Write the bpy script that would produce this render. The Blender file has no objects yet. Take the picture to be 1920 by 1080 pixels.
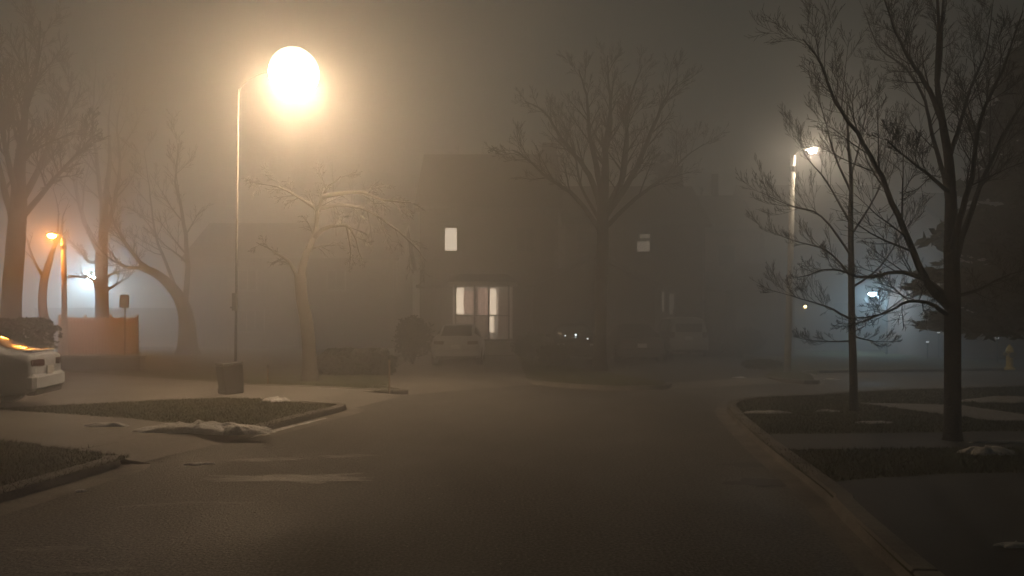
import bpy, math, random
from mathutils import Vector, Matrix, noise
from mathutils.geometry import tessellate_polygon
R = math.radians
F, CX, HY, CH = 1500.0, 960.0, 605.0, 1.6
GZ = 0.10                                     # lawns lie 10 cm above the road
sc = bpy.context.scene
col = sc.collection

# ------------------------------------------------------------------ helpers
def at(px, py, d):
    return Vector(((px-CX)/F*d, d, CH+(HY-py)/F*d))
def gp(px, py, z=GZ):
    d = (CH-z)*F/(py-HY)
    return ((px-CX)/F*d, d)

def tag(o, label=None, cat=None, group=None, kind=None):
    if label: o['label'] = label
    if cat: o['category'] = cat
    if group: o['group'] = group
    if kind: o['kind'] = kind
    return o
def empty(name, loc=(0, 0, 0), rz=0.0, label=None, cat=None, group=None):
    o = bpy.data.objects.new(name, None); col.objects.link(o)
    o.location = loc; o.rotation_euler = (0, 0, rz); o.empty_display_size = .3
    return tag(o, label, cat, group)

class MB:
    def __init__(s): s.v = []; s.f = []; s.mi = []; s.cur = 0
    def add(s, vs, fs):
        b = len(s.v); s.v += [tuple(v) for v in vs]
        for f in fs: s.f.append(tuple(b+i for i in f)); s.mi.append(s.cur)
    def box(s, c, size, rz=0.0, taper=1.0, bev=0.0):
        x, y, z = (k/2 for k in size)
        m = Matrix.Rotation(rz, 3, 'Z')
        if bev <= 0:
            vs = [(-x, -y, -z), (x, -y, -z), (x, y, -z), (-x, y, -z),
                  (-x*taper, -y*taper, z), (x*taper, -y*taper, z), (x*taper, y*taper, z), (-x*taper, y*taper, z)]
            fs = [(3, 2, 1, 0), (4, 5, 6, 7), (0, 1, 5, 4), (1, 2, 6, 5), (2, 3, 7, 6), (3, 0, 4, 7)]
        else:
            e = min(bev, x*.9, y*.9, z*.9); vs = []; fs = []
            def ring(q, zz, t): return [(-(x-q)*t, -(y-e)*t, zz), (-(x-e)*t, -(y-q)*t, zz), ((x-e)*t, -(y-q)*t, zz), ((x-q)*t, -(y-e)*t, zz),
                                     ((x-q)*t, (y-e)*t, zz), ((x-e)*t, (y-q)*t, zz), (-(x-e)*t, (y-q)*t, zz), (-(x-q)*t, (y-e)*t, zz)]
            for q, zz, t in ((e, -z, 1), (0, -z+e, 1), (0, z-e, taper), (e, z, taper)): vs += ring(q, zz, t)
            for k in range(3):
                for i in range(8):
                    j = (i+1) % 8; fs.append((k*8+i, k*8+j, k*8+8+j, k*8+8+i))
            fs.append(tuple(range(7, -1, -1))); fs.append(tuple(range(24, 32)))
        s.add([m @ Vector(v) + Vector(c) for v in vs], fs)
    def tube(s, pts, rad, n=6, cap=True):
        pts = [Vector(p) for p in pts]
        rad = rad if hasattr(rad, '__len__') else [rad]*len(pts)
        vs = []; fs = []; ref = None
        for i, p in enumerate(pts):
            t = (pts[min(i+1, len(pts)-1)]-pts[max(i-1, 0)])
            t = t.normalized() if t.length > 1e-9 else Vector((0, 0, 1))
            if ref is None: ref = Vector((1, 0, 0)) if abs(t.x) < .8 else Vector((0, 1, 0))
            a = (ref-t*ref.dot(t)); a = a.normalized() if a.length > 1e-6 else t.orthogonal().normalized()
            ref = a; b = t.cross(a)
            for k in range(n):
                an = 2*math.pi*k/n
                vs.append(p+(a*math.cos(an)+b*math.sin(an))*rad[i])
        for i in range(len(pts)-1):
            for k in range(n):
                j = (k+1) % n; fs.append((i*n+k, i*n+j, i*n+n+j, i*n+n+k))
        if cap: fs.append(tuple(range(n-1, -1, -1))); fs.append(tuple(range((len(pts)-1)*n, len(pts)*n)))
        s.add(vs, fs)
    def lathe(s, prof, c=(0, 0, 0), n=16, axis='Z'):
        vs = []; fs = []
        for r, z in prof:
            for k in range(n):
                a = 2*math.pi*k/n; q = (r*math.cos(a), r*math.sin(a), z)
                if axis == 'Y': q = (q[0], q[2], q[1])
                if axis == 'X': q = (q[2], q[0], q[1])
                vs.append(Vector(q)+Vector(c))
        for i in range(len(prof)-1):
            for k in range(n):
                j = (k+1) % n; fs.append((i*n+k, i*n+j, i*n+n+j, i*n+n+k))
        fs.append(tuple(range(n-1, -1, -1))); fs.append(tuple(range((len(prof)-1)*n, len(prof)*n)))
        s.add(vs, fs)
    def sphere(s, c, r, n=16, m=10, sz=1.0):
        s.lathe([(max(1e-3, r*math.sin(math.pi*i/m)), -r*sz*math.cos(math.pi*i/m)) for i in range(m+1)], c, n)
    def prism(s, poly, z0, z1):
        n = len(poly); vs = [(x, y, z0) for x, y in poly]+[(x, y, z1) for x, y in poly]
        fs = [tuple(range(n-1, -1, -1)), tuple(range(n, 2*n))]+[(i, (i+1) % n, n+(i+1) % n, n+i) for i in range(n)]
        s.add(vs, fs)
    def build(s, name, m, parent=None, smooth=False):
        me = bpy.data.meshes.new(name); me.from_pydata(s.v, [], s.f)
        ms = m if isinstance(m, (list, tuple)) else [m]
        for k in ms: me.materials.append(k)
        if len(ms) > 1: me.polygons.foreach_set('material_index', s.mi)
        if smooth: me.polygons.foreach_set('use_smooth', [True]*len(me.polygons))
        me.update()
        o = bpy.data.objects.new(name, me); col.objects.link(o)
        if parent: o.parent = parent
        return o

def sheet(name, poly, z, m, holes=()):
    loops = [[Vector((x, y, 0)) for x, y in poly]]+[[Vector((x, y, 0)) for x, y in h] for h in holes]
    tri = tessellate_polygon(loops)
    vs = [v for l in loops for v in l]; fs = []
    for t in tri:
        a, b, c = (vs[i] for i in t)
        n = (b-a).cross(c-a).z
        if abs(n) < 1e-9: continue
        fs.append(tuple(t) if n > 0 else tuple(reversed(t)))
    mb = MB(); mb.add([(v.x, v.y, z) for v in vs], fs)
    o = mb.build(name, m); return o

def inside(p, poly):
    x, y = p; c = False; j = len(poly)-1
    for i in range(len(poly)):
        xi, yi = poly[i]; xj, yj = poly[j]
        if (yi > y) != (yj > y) and x < (xj-xi)*(y-yi)/(yj-yi)+xi: c = not c
        j = i
    return c

# ------------------------------------------------------------------ materials
def mat(name, colr, rough=.7, var=.25, scale=6.0, metal=0.0, bump=0.0, bscale=None, spec=.5, col2=None, stretch=None, detail=6, fine=0.0):
    m = bpy.data.materials.new(name); m.use_nodes = True
    nt = m.node_tree; b = nt.nodes['Principled BSDF']
    b.inputs['Roughness'].default_value = rough; b.inputs['Metallic'].default_value = metal
    b.inputs['Specular IOR Level'].default_value = spec
    tc = nt.nodes.new('ShaderNodeTexCoord'); mp = nt.nodes.new('ShaderNodeMapping')
    if stretch: mp.inputs['Scale'].default_value = stretch
    nt.links.new(tc.outputs['Object'], mp.inputs['Vector'])
    n = nt.nodes.new('ShaderNodeTexNoise'); n.inputs['Scale'].default_value = scale; n.inputs['Detail'].default_value = detail
    nt.links.new(mp.outputs['Vector'], n.inputs['Vector'])
    r = nt.nodes.new('ShaderNodeValToRGB')
    c2 = col2 or [min(1, c*(1+var)) for c in colr]; c1 = [c*(1-var) for c in colr] if not col2 else colr
    r.color_ramp.elements[0].position = .3; r.color_ramp.elements[1].position = .7
    r.color_ramp.elements[0].color = (*c1, 1); r.color_ramp.elements[1].color = (*c2, 1)
    nt.links.new(n.outputs['Fac'], r.inputs['Fac'])
    out = r.outputs['Color']
    if fine:
        n3 = nt.nodes.new('ShaderNodeTexNoise'); n3.inputs['Scale'].default_value = 38; n3.inputs['Detail'].default_value = 4
        nt.links.new(tc.outputs['Object'], n3.inputs['Vector'])
        mr = nt.nodes.new('ShaderNodeMapRange'); mr.inputs['From Min'].default_value = .3; mr.inputs['From Max'].default_value = .7
        mr.inputs['To Min'].default_value = 1-fine; mr.inputs['To Max'].default_value = 1+fine
        nt.links.new(n3.outputs['Fac'], mr.inputs['Value'])
        mx = nt.nodes.new('ShaderNodeVectorMath'); mx.operation = 'SCALE'
        nt.links.new(out, mx.inputs[0]); nt.links.new(mr.outputs['Result'], mx.inputs['Scale']); out = mx.outputs['Vector']
    nt.links.new(out, b.inputs['Base Color'])
    if bump:
        n2 = nt.nodes.new('ShaderNodeTexNoise'); n2.inputs['Scale'].default_value = bscale or scale*6; n2.inputs['Detail'].default_value = 5
        nt.links.new(tc.outputs['Object'], n2.inputs['Vector'])
        bp = nt.nodes.new('ShaderNodeBump'); bp.inputs['Strength'].default_value = bump; bp.inputs['Distance'].default_value = .03
        nt.links.new(n2.outputs['Fac'], bp.inputs['Height']); nt.links.new(bp.outputs['Normal'], b.inputs['Normal'])
    return m
def glow(name, colr, strength, var=0.0, scale=4.0):
    m = bpy.data.materials.new(name); m.use_nodes = True; nt = m.node_tree
    b = nt.nodes['Principled BSDF']; b.inputs['Base Color'].default_value = (.6, .6, .6, 1)
    b.inputs['Emission Color'].default_value = (*colr, 1); b.inputs['Emission Strength'].default_value = strength
    if var:
        n = nt.nodes.new('ShaderNodeTexNoise'); n.inputs['Scale'].default_value = scale
        tc = nt.nodes.new('ShaderNodeTexCoord'); nt.links.new(tc.outputs['Object'], n.inputs['Vector'])
        mr = nt.nodes.new('ShaderNodeMapRange'); mr.inputs['From Min'].default_value = .3; mr.inputs['From Max'].default_value = .7
        mr.inputs['To Min'].default_value = strength*(1-var); mr.inputs['To Max'].default_value = strength*(1+var)
        nt.links.new(n.outputs['Fac'], mr.inputs['Value']); nt.links.new(mr.outputs['Result'], b.inputs['Emission Strength'])
    return m

M = {}
def brick_mat(name, c1, c2, mortar, scale=1.0):
    m = mat(name, c1, .85); nt = m.node_tree; b = nt.nodes['Principled BSDF']
    br = nt.nodes.new('ShaderNodeTexBrick'); br.inputs['Scale'].default_value = scale
    br.inputs['Brick Width'].default_value = .22; br.inputs['Row Height'].default_value = .075; br.inputs['Mortar Size'].default_value = .008
    br.inputs['Color1'].default_value = (*c1, 1); br.inputs['Color2'].default_value = (*c2, 1); br.inputs['Mortar'].default_value = (*mortar, 1)
    tc = nt.nodes.new('ShaderNodeTexCoord'); sp = nt.nodes.new('ShaderNodeSeparateXYZ'); cb = nt.nodes.new('ShaderNodeCombineXYZ')
    ad = nt.nodes.new('ShaderNodeMath'); ad.operation = 'ADD'
    nt.links.new(tc.outputs['Object'], sp.inputs[0]); nt.links.new(sp.outputs['X'], ad.inputs[0]); nt.links.new(sp.outputs['Y'], ad.inputs[1])
    nt.links.new(ad.outputs[0], cb.inputs['X']); nt.links.new(sp.outputs['Z'], cb.inputs['Y']); nt.links.new(cb.outputs[0], br.inputs['Vector'])
    nt.links.new(br.outputs['Color'], b.inputs['Base Color']); return m

M['asphalt'] = mat('asphalt', (.125, .119, .111), .38, .55, .3, bump=.7, bscale=45, fine=.75, stretch=(1, .35, 1), spec=.3)
def rough_noise(m, lo, hi, scale, stretch=(1, 1, 1)):
    nt = m.node_tree; b = nt.nodes['Principled BSDF']; tc = nt.nodes.new('ShaderNodeTexCoord'); mp = nt.nodes.new('ShaderNodeMapping'); mp.inputs['Scale'].default_value = stretch
    n = nt.nodes.new('ShaderNodeTexNoise'); n.inputs['Scale'].default_value = scale; n.inputs['Detail'].default_value = 7; n.inputs['Roughness'].default_value = .62
    mr = nt.nodes.new('ShaderNodeMapRange'); mr.inputs['From Min'].default_value = .35; mr.inputs['From Max'].default_value = .65; mr.inputs['To Min'].default_value = lo; mr.inputs['To Max'].default_value = hi
    nt.links.new(tc.outputs['Object'], mp.inputs['Vector']); nt.links.new(mp.outputs['Vector'], n.inputs['Vector']); nt.links.new(n.outputs['Fac'], mr.inputs['Value']); nt.links.new(mr.outputs['Result'], b.inputs['Roughness'])
rough_noise(M['asphalt'], .52, .95, .5, (1, .45, 1))
M['drive'] = mat('driveway concrete', (.19, .178, .162), .8, .2, .8, bump=.25, bscale=40, fine=.2)
M['drive_dark'] = mat('driveway asphalt', (.05, .05, .05), .75, .25, .8, bump=.4, bscale=70, fine=.3)
M['concrete'] = mat('kerb concrete', (.19, .175, .155), .85, .4, 1.6, bump=.4, bscale=30, fine=.2)
M['walk'] = mat('walk concrete', (.26, .25, .24), .85, .15, 1.5, bump=.3, bscale=35, fine=.15)
M['lawn'] = mat('lawn', (.042, .056, .02), .95, .4, .7, bump=.8, bscale=40, fine=.3, col2=(.1, .095, .045), spec=.1)
M['blade'] = mat('grass blades', (.04, .056, .019), .9, .4, 1.2, col2=(.1, .092, .042), spec=.1)
M['snow'] = mat('old snow', (.6, .58, .55), .7, .2, 3.5, bump=.7, bscale=22, fine=.15, col2=(.88, .88, .9))
M['grit'] = mat('grit', (.2, .19, .17), .7, .5, 4)
M['salt'] = mat('ice film', (.085, .08, .073), .65, .3, 7, fine=.6, col2=(.28, .27, .25), stretch=(.6, 2, 1))
M['dark_road'] = mat('dark road patch', (.022, .02, .018), .6, .3, 3, fine=.3)
M['bark'] = mat('bark', (.028, .024, .021), .95, .35, 9, bump=.8, bscale=30, spec=.1)
M['bark_pale'] = mat('pale bark', (.09, .075, .06), .9, .3, 9, bump=.8, bscale=30, spec=.1)
M['twig'] = mat('twigs', (.026, .022, .019), .95, .3, 3, spec=.1)
M['twig_pale'] = mat('pale twigs', (.07, .06, .048), .95, .3, 3, spec=.1)
M['needle'] = mat('needles', (.018, .03, .017), .9, .4, 2.5, spec=.15)
M['hedge'] = mat('hedge leaves', (.03, .036, .018), .9, .4, 3, spec=.15)
M['steel'] = mat('galvanised steel', (.2, .195, .185), .7, .15, 8)
M['conc_pole'] = mat('concrete pole', (.5, .48, .44), .8, .12, 6, bump=.2)
M['wood_pole'] = mat('painted pole', (.5, .42, .33), .75, .15, 5)
M['dark_metal'] = mat('dark metal', (.05, .05, .05), .5, .2, 8, metal=.3)
M['arm_metal'] = mat('lamp arm metal', (.12, .115, .11), .8, .1, 6)
M['black'] = mat('black plastic', (.018, .018, .018), .6, .2, 8)
M['rubber'] = mat('rubber', (.015, .015, .015), .85, .2, 8)
M['rim'] = mat('wheel rim', (.4, .4, .41), .35, .1, 8, metal=.8)
M['glass'] = mat('dark glass', (.012, .013, .015), .12, .2, 3, spec=.3)
M['white_paint'] = mat('white car paint', (.56, .6, .68), .25, .04, 2)
M['silver_paint'] = mat('silver car paint', (.45, .45, .47), .35, .05, 2, metal=.1)
M['black_paint'] = mat('black car paint', (.02, .02, .022), .2, .1, 2)
M['grey_paint'] = mat('grey car paint', (.045, .045, .05), .25, .1, 2)
M['pale_paint'] = mat('pale suv paint', (.32, .31, .3), .3, .05, 2)
M['red_lens'] = mat('red lens', (.06, .008, .008), .25, .15, 4)
M['clear_lens'] = mat('clear lens', (.6, .6, .6), .15, .1, 4)
M['plate'] = mat('number plate', (.6, .6, .6), .5, .1, 12)
M['hydrant'] = mat('yellow hydrant paint', (.85, .62, .08), .45, .12, 6)
M['hyd_cap'] = mat('hydrant cap', (.35, .25, .06), .5, .2, 8)
M['bin'] = mat('bin plastic', (.028, .028, .032), .65, .15, 5)
M['brick_red'] = brick_mat('red brick', (.2, .085, .055), (.14, .06, .04), (.22, .2, .18))
M['brick_brown'] = brick_mat('brown brick', (.08, .055, .042), (.06, .042, .032), (.1, .09, .08))
M['brick_tan'] = brick_mat('tan brick', (.13, .1, .08), (.1, .08, .06), (.14, .13, .11))
M['siding'] = mat('pale siding', (.4, .38, .34), .8, .08, 1, stretch=(.2, .2, 8))
M['shingle'] = mat('roof shingles', (.05, .045, .042), .9, .3, 1.6, bump=.6, bscale=18, stretch=(1, 1, 5))
M['shingle_pale'] = mat('pale roof shingles', (.13, .125, .12), .9, .25, 1.6, bump=.6, bscale=18, stretch=(1, 1, 5))
M['trim'] = mat('painted trim', (.16, .155, .145), .6, .08, 3)
M['dark_trim'] = mat('dark trim', (.07, .06, .055), .6, .15, 3)
M['door'] = mat('door paint', (.09, .06, .05), .55, .15, 3)
M['fence'] = mat('fence boards', (.3, .2, .13), .85, .25, 3, stretch=(6, 6, .5))
M['wall_conc'] = mat('block wall', (.25, .25, .25), .9, .15, 2, bump=.3)
M['curtain'] = glow('lit curtain', (.95, .6, .44), .6, .35, 6)  # cloth glows by itself to imitate room light shining through it
M['curtain_dim'] = glow('dim curtain', (.9, .55, .4), .13, .4, 5)  # weaker glow, likewise for room light behind the cloth
M['room'] = glow('lit room', (1, .8, .58), 2.6, .12, 3)
M['blind'] = glow('lit blind', (1, .84, .64), 2.2, .06, 2)
M['dim_pane'] = glow('dimly lit pane', (.95, .8, .62), .32, .3, 4)
M['dim_pane2'] = glow('fainter lit pane', (.9, .75, .6), .17, .3, 4)

LTOP, LLOW = 10, 345
# radiance of each lamp lens and car glint
M['lamp_warm'] = glow('warm lamp glare', (1, .7, .42), 330)
def downlight(m, top, low):
    # a lamp whose source points down inside its diffuser: the underside of the lens is the bright part
    nt = m.node_tree; b = nt.nodes['Principled BSDF']; g = nt.nodes.new('ShaderNodeNewGeometry'); sp = nt.nodes.new('ShaderNodeSeparateXYZ')
    mr = nt.nodes.new('ShaderNodeMapRange'); mr.interpolation_type = 'SMOOTHSTEP'
    mr.inputs['From Min'].default_value = -1.0; mr.inputs['From Max'].default_value = .4; mr.inputs['To Min'].default_value = low; mr.inputs['To Max'].default_value = top
    nt.links.new(g.outputs['Normal'], sp.inputs[0]); nt.links.new(sp.outputs['Z'], mr.inputs['Value']); nt.links.new(mr.outputs['Result'], b.inputs['Emission Strength'])
downlight(M['lamp_warm'], LTOP, LLOW)
M['lamp_white'] = glow('white lens light', (1, .82, .6), 1350)
M['lamp_sodium'] = glow('sodium lens light', (1, .33, .04), 2800)
M['lamp_cool'] = glow('cool flood light', (.6, .86, 1), 11500)
M['lamp_cool2'] = glow('cool wall light', (.5, .8, 1), 1250)
M['porch'] = glow('porch bulb', (1, .72, .3), 25)
M['spark'] = glow('car glint glow', (.9, .95, 1), 10)  # glow that imitates light reflected off the black car
M['pathlamp'] = glow('path lamp lens', (.85, .92, 1), 1.5)

# ------------------------------------------------------------------ ground, road, kerbs, drives
RIGHT = [(.1, -10), (2.42, 5.05), (2.8, 7.16), (3.17, 10.2), (3.5, 12.4), (3.75, 13.9), (4.05, 15.0), (4.6, 15.85), (5.3, 16.3), (6.2, 16.55),
         (7.2, 17.2), (8.7, 17.9), (9.95, 18.3), (12.2, 19), (20, 22), (45, 30)]
HOLE = RIGHT+[(44, 36), (30, 30), (19, 26), (15.5, 26.2), (9.6, 25), (8.7, 22.8), (7.9, 20.6), (7.2, 21), (6.9, 21.9), (4.0, 20.0),
        (3.7, 19.0), (2.9, 18.75), (2.2, 18.75), (1.3, 19.5), (.55, 20.5), (.4, 21.4), (-2.9, 18.6), (-2.3, 17.6), (-3.2, 17.3), (-3.9, 14.9),
        (-3.0, 14.55), (-3.62, 11.3), (-4.5, 11.6), (-5.1, 9.4), (-4.25, 8.95), (-4.5, 6.9), (-7.7, -10)]
GR = 152
ground = sheet('ground', [(-GR, -GR), (GR, -GR), (GR, GR), (-GR, GR)], GZ, M['lawn'], [HOLE]); tag(ground, kind='structure')
road = sheet('road', [(-14, -14), (50, -14), (50, 40), (-14, 40)], 0.0, M['asphalt']); tag(road, kind='structure')

def offset(poly, k):
    out = []
    for i, p in enumerate(poly):
        a = Vector(poly[max(i-1, 0)]); b = Vector(poly[min(i+1, len(poly)-1)])
        t = (b-a).normalized(); out.append((p[0]+t.y*k, p[1]-t.x*k))
    return out
def resample(poly, step, closed=False):
    out = []
    P = poly+[poly[0]] if closed else poly
    for a, b in zip(P, P[1:]):
        n = max(1, int(math.dist(a, b)/step))
        out += [(a[0]+(b[0]-a[0])*i/n, a[1]+(b[1]-a[1])*i/n) for i in range(n)]
    if not closed: out.append(P[-1])
    return out
def smooth_line(poly, step=.4):
    V = [Vector(p) for p in poly]; out = []
    for i in range(len(V)-1):
        p0 = V[max(i-1, 0)]; p1 = V[i]; p2 = V[i+1]; p3 = V[min(i+2, len(V)-1)]
        n = max(2, int((p2-p1).length/step))
        for k in range(n):
            t = k/n
            out.append(tuple(.5*((2*p1)+(p2-p0)*t+(2*p0-5*p1+4*p2-p3)*t*t+(3*p1-p0-3*p2+p3)*t**3)))
    out.append(tuple(V[-1])); return out
def kerb(line, side, h=.118, name='kerb', gut=.32):
    """side=+1: lawn lies to the right of the travel direction"""
    L0 = resample(line, .5); L = []; cut = set()
    for i, p in enumerate(L0):
        if i % 5 == 2 and i < len(L0)-1:
            t = (Vector(L0[i+1])-Vector(p)).normalized()
            for k in (-.022, -.01, .01, .022):
                if abs(k) < .02: cut.add(len(L))
                L.append((p[0]+t.x*k, p[1]+t.y*k))
        else: L.append(p)
    rnd = random.Random(len(L))
    prof = [(-gut, .005), (-.02, .012), (0.0, .02), (.018, h-.02), (.035, h), (.17, h+.002), (.185, h-.03)]
    rows = [offset(L, side*o) for o, z in prof]
    mb = MB(); n = len(L); vs = []
    for r_, (o, z) in zip(rows, prof):
        for i, p in enumerate(r_):
            j = .009*noise.noise(Vector((p[0]*1.5, p[1]*1.5, o*9)))
            vs.append((p[0]+j, p[1]+j, z+(j*.6 if z > .03 else 0)-(.016 if i in cut and z > .03 else 0)))
    fs = []
    for k in range(len(prof)-1):
        for i in range(n-1):
            q = (k*n+i, k*n+i+1, (k+1)*n+i+1, (k+1)*n+i)
            fs.append(q if side < 0 else q[::-1])
    fs.append(tuple(k*n for k in range(len(prof)))); fs.append(tuple(k*n+n-1 for k in range(len(prof)-1, -1, -1)))
    mb.add(vs, fs)
    return tag(mb.build(name, M['concrete']), kind='structure')
kerb(smooth_line(RIGHT), 1, gut=.2)
kerb([(-7.7, -10), (-4.5, 6.9), (-4.3, 8.7), (-4.38, 8.95)], -1)
kerb(smooth_line([(-4.5, 11.62), (-3.75, 11.38), (-3.6, 11.55), (-3.3, 13), (-3.0, 14.3), (-3.15, 14.75), (-3.9, 15.3)]), -1)
kerb(smooth_line([(-6.6, 19.3), (-4.5, 18.5), (-3.0, 17.75), (-2.4, 17.65), (-2.35, 18.0), (-3.0, 19.0)]), -1, gut=.05)
kerb(smooth_line([(.35, 21.3), (.55, 20.5), (1.3, 19.5), (2.2, 18.75), (2.9, 18.7), (3.7, 19.0), (4.0, 19.9)]), -1, gut=.12)
kerb(smooth_line([(6.95, 21.8), (7.2, 21), (7.9, 20.6), (8.7, 22.8), (9.6, 25), (15.5, 26.2), (19, 26), (30, 30), (44, 36)]), -1, gut=.1)

def apron(a, b, c, d, m):
    """a,b at the gutter, c,d at the top of the ramp"""
    mb = MB(); mb.add([(*a, .014), (*b, .014), (*c, GZ+.003), (*d, GZ+.003)], [(0, 1, 2, 3)])
    return tag(mb.build('driveway_ramp', m), kind='structure')
apron((-4.25, 8.95), (-3.62, 11.3), (-4.5, 11.6), (-5.1, 9.4), M['drive'])
apron((-3.0, 14.55), (-2.3, 17.6), (-3.2, 17.3), (-3.9, 14.9), M['drive'])
apron((-2.3, 17.6), (.55, 20.5), (.4, 21.4), (-2.9, 18.6), M['drive'])
apron((3.7, 19.0), (7.2, 21), (6.9, 21.9), (4.0, 20.0), M['drive'])
PAVED = []
def drive(poly, m, name='driveway', z=GZ+.004):
    P0 = resample(poly, .3, True); poly = [(x+.045*noise.noise(Vector((x*1.3, y*1.3, 3)))+.02*noise.noise(Vector((x*5, y*5, 7))), y+.045*noise.noise(Vector((x*1.3, y*1.3, 13)))+.02*noise.noise(Vector((x*5, y*5, 17)))) for x, y in P0]
    PAVED.append(poly); return tag(sheet(name, poly, z, m), kind='structure')
drive([(-5.1, 9.4), (-4.5, 11.6), (-6, 12.5), (-8.9, 13.8), (-24, 20), (-24, 17), (-6.5, 10.2)], M['drive'])
drive([(-3.9, 14.9), (-3.2, 17.3), (-2.9, 17.8), (-5.9, 19.3), (-8.5, 20.9), (-13.6, 24.4), (-24, 25), (-24, 20.2), (-8.9, 14.0), (-7.4, 15.0), (-5.8, 16.0), (-4.6, 15.6)], M['drive'], z=GZ+.006)
drive([(-2.9, 18.6), (.4, 21.4), (.35, 26), (.3, 36), (-4.2, 36), (-3.9, 26)], M['drive'])
drive([(4.0, 20.0), (6.9, 21.9), (9.3, 28), (9.6, 38.7), (6.5, 38.7), (6.5, 34.9), (.9, 34.9), (2.2, 26)], M['drive_dark'])
drive([(3.15, 9.4), (3.35, 10.7), (14, 11.6), (14, 10.2)], M['drive_dark'])
drive([(.25, -10), (2.55, 5.05), (2.95, 7.5), (4.2, 7.9), (14, 8.4), (14, -10)], M['drive_dark'], z=GZ+.006)
drive([(6.4, 14.9), (8.1, 14.5), (8.35, 12.6), (11, 12.3), (11, 11.9), (7.3, 12.2), (6.9, 13.4)], M['walk'], 'path', z=GZ+.012)

def blob(cx, cy, rx, ry, rot, n=40, amp=.28, seed=0, fr=1.4):
    out = []
    for i in range(n):
        a = 2*math.pi*i/n
        k = 1+amp*noise.noise(Vector((math.cos(a)*fr+seed*7.3, math.sin(a)*fr, seed)))*1.6+amp*.5*noise.noise(Vector((math.cos(a)*4+seed, math.sin(a)*4, seed+9)))
        x, y = rx*k*math.cos(a), ry*k*math.sin(a)
        out.append((cx+x*math.cos(rot)-y*math.sin(rot), cy+x*math.sin(rot)+y*math.cos(rot)))
    return out
stains = [(530, 897, .8, .22, .04), (318, 946, .42, .06, .25), (110, 1030, .3, .06, .1), (160, 1068, .3, .05, .05), (650, 855, .35, .1, .15), (500, 862, .4, .1, .1), (440, 944, .2, .04, .2)]
for i, (px, py, rx, ry, ro) in enumerate(stains):
    x, y = gp(px, py, 0)
    tag(sheet('ice_film', blob(x, y, rx, ry, ro, n=110, seed=i+3, amp=.5, fr=2.6), .004, M['salt']), kind='structure')
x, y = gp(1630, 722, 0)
tag(sheet('dark_patch', blob(x, y, 1.18, .22, .0, seed=2, amp=.2), .004, M['dark_road']), kind='structure')  # narrow oval sheet, darker than the asphalt around it
for (px, py, rx, ry, s) in ((1415, 872, .3, .16, 5), (1425, 905, .32, .2, 6)):
    x, y = gp(px, py, 0); tag(sheet('dark_patch', blob(x, y, rx, ry, .1, seed=s, amp=.4, fr=2), .004, M['dark_road']), kind='structure')

def snow(px, py, rx, ry, h, rot, seed, label, z=GZ, fr=1.5):
    x, y = gp(px, py, z)
    nr, na = 12, 52; out = blob(0, 0, rx, ry, 0, n=na, amp=.45, seed=seed, fr=fr)
    vs = [(0, 0, h)]; fs = []
    for k in range(1, nr+1):
        t = k/nr
        for i, (ox, oy) in enumerate(out):
            X, Y = ox*t, oy*t
            hh = h*(1-t**2.2)*(.6+.6*abs(noise.noise(Vector((X*3.2+seed, Y*3.5, seed))))+.18*noise.noise(Vector((X*11, Y*11, seed))))
            vs.append((X, Y, max(hh, -.012) if k < nr else -.015))
    for i in range(na): fs.append((0, 1+i, 1+(i+1) % na))
    for k in range(nr-1):
        for i in range(na):
            j = (i+1) % na; fs.append((1+k*na+i, 1+(k+1)*na+i, 1+(k+1)*na+j, 1+k*na+j))
    mb = MB(); mb.add(vs, fs); o = mb.build('snow_patch', M['snow'], smooth=True)
    o.location = (x, y, z+.012); o.rotation_euler = (0, 0, rot)
    return tag(o, label, 'snow', 'patches of leftover snow')
snow(372, 809, .95, .26, .16, -.05, 3, 'long lumpy dirty snow bank along the driveway edge by the left kerb', fr=2.6)
snow(440, 812, .34, .2, .14, -.2, 8, 'rounded snow lump at the kerb end of the long snow bank')
snow(203, 800, .3, .1, .06, 0, 5, 'thin broken snow strip on the driveway left of the long bank')
snow(521, 753, .27, .16, .11, 0, 9, 'small bright snow clump on the grass wedge right of the bin')
snow(376, 871, .14, .05, .02, .3, 11, 'flat ice scrap on the road below the long snow bank', z=0)
snow(151, 922, .045, .03, .02, 0, 12, 'tiny white scrap on the road beside the nearest left kerb', z=0)
snow(1440, 775, .34, .09, .05, 0, 13, 'narrow snow strip on the grass just behind the corner kerb')
snow(1552, 772, .18, .06, .04, 0, 14, 'small snow strip on the grass left of the slim tree')
snow(1640, 793, .3, .09, .025, .2, 15, 'greyish thin snow trace on the grass right of the slim tree')
snow(1890, 752, .95, .32, .1, .3, 16, 'broad blue-grey snow patch at the right edge under the conifer')
snow(1848, 850, .26, .15, .09, 0, 17, 'lumpy snow patch on the grass right of the big bare tree')
snow(1900, 831, .42, .04, .03, 0, 18, 'thin snow line on the lawn beyond the lumpy patch')
snow(1387, 709, .16, .1, .06, 0, 19, 'tiny snow lump on the verge left of the concrete lamp post')
snow(1558, 712, .2, .08, .04, 0, 20, 'small snow strip on the verge right of the concrete lamp post')
snow(1905, 1026, .12, .05, .035, 0, 21, 'pale snow scrap on the near driveway in the lower right corner')

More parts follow.
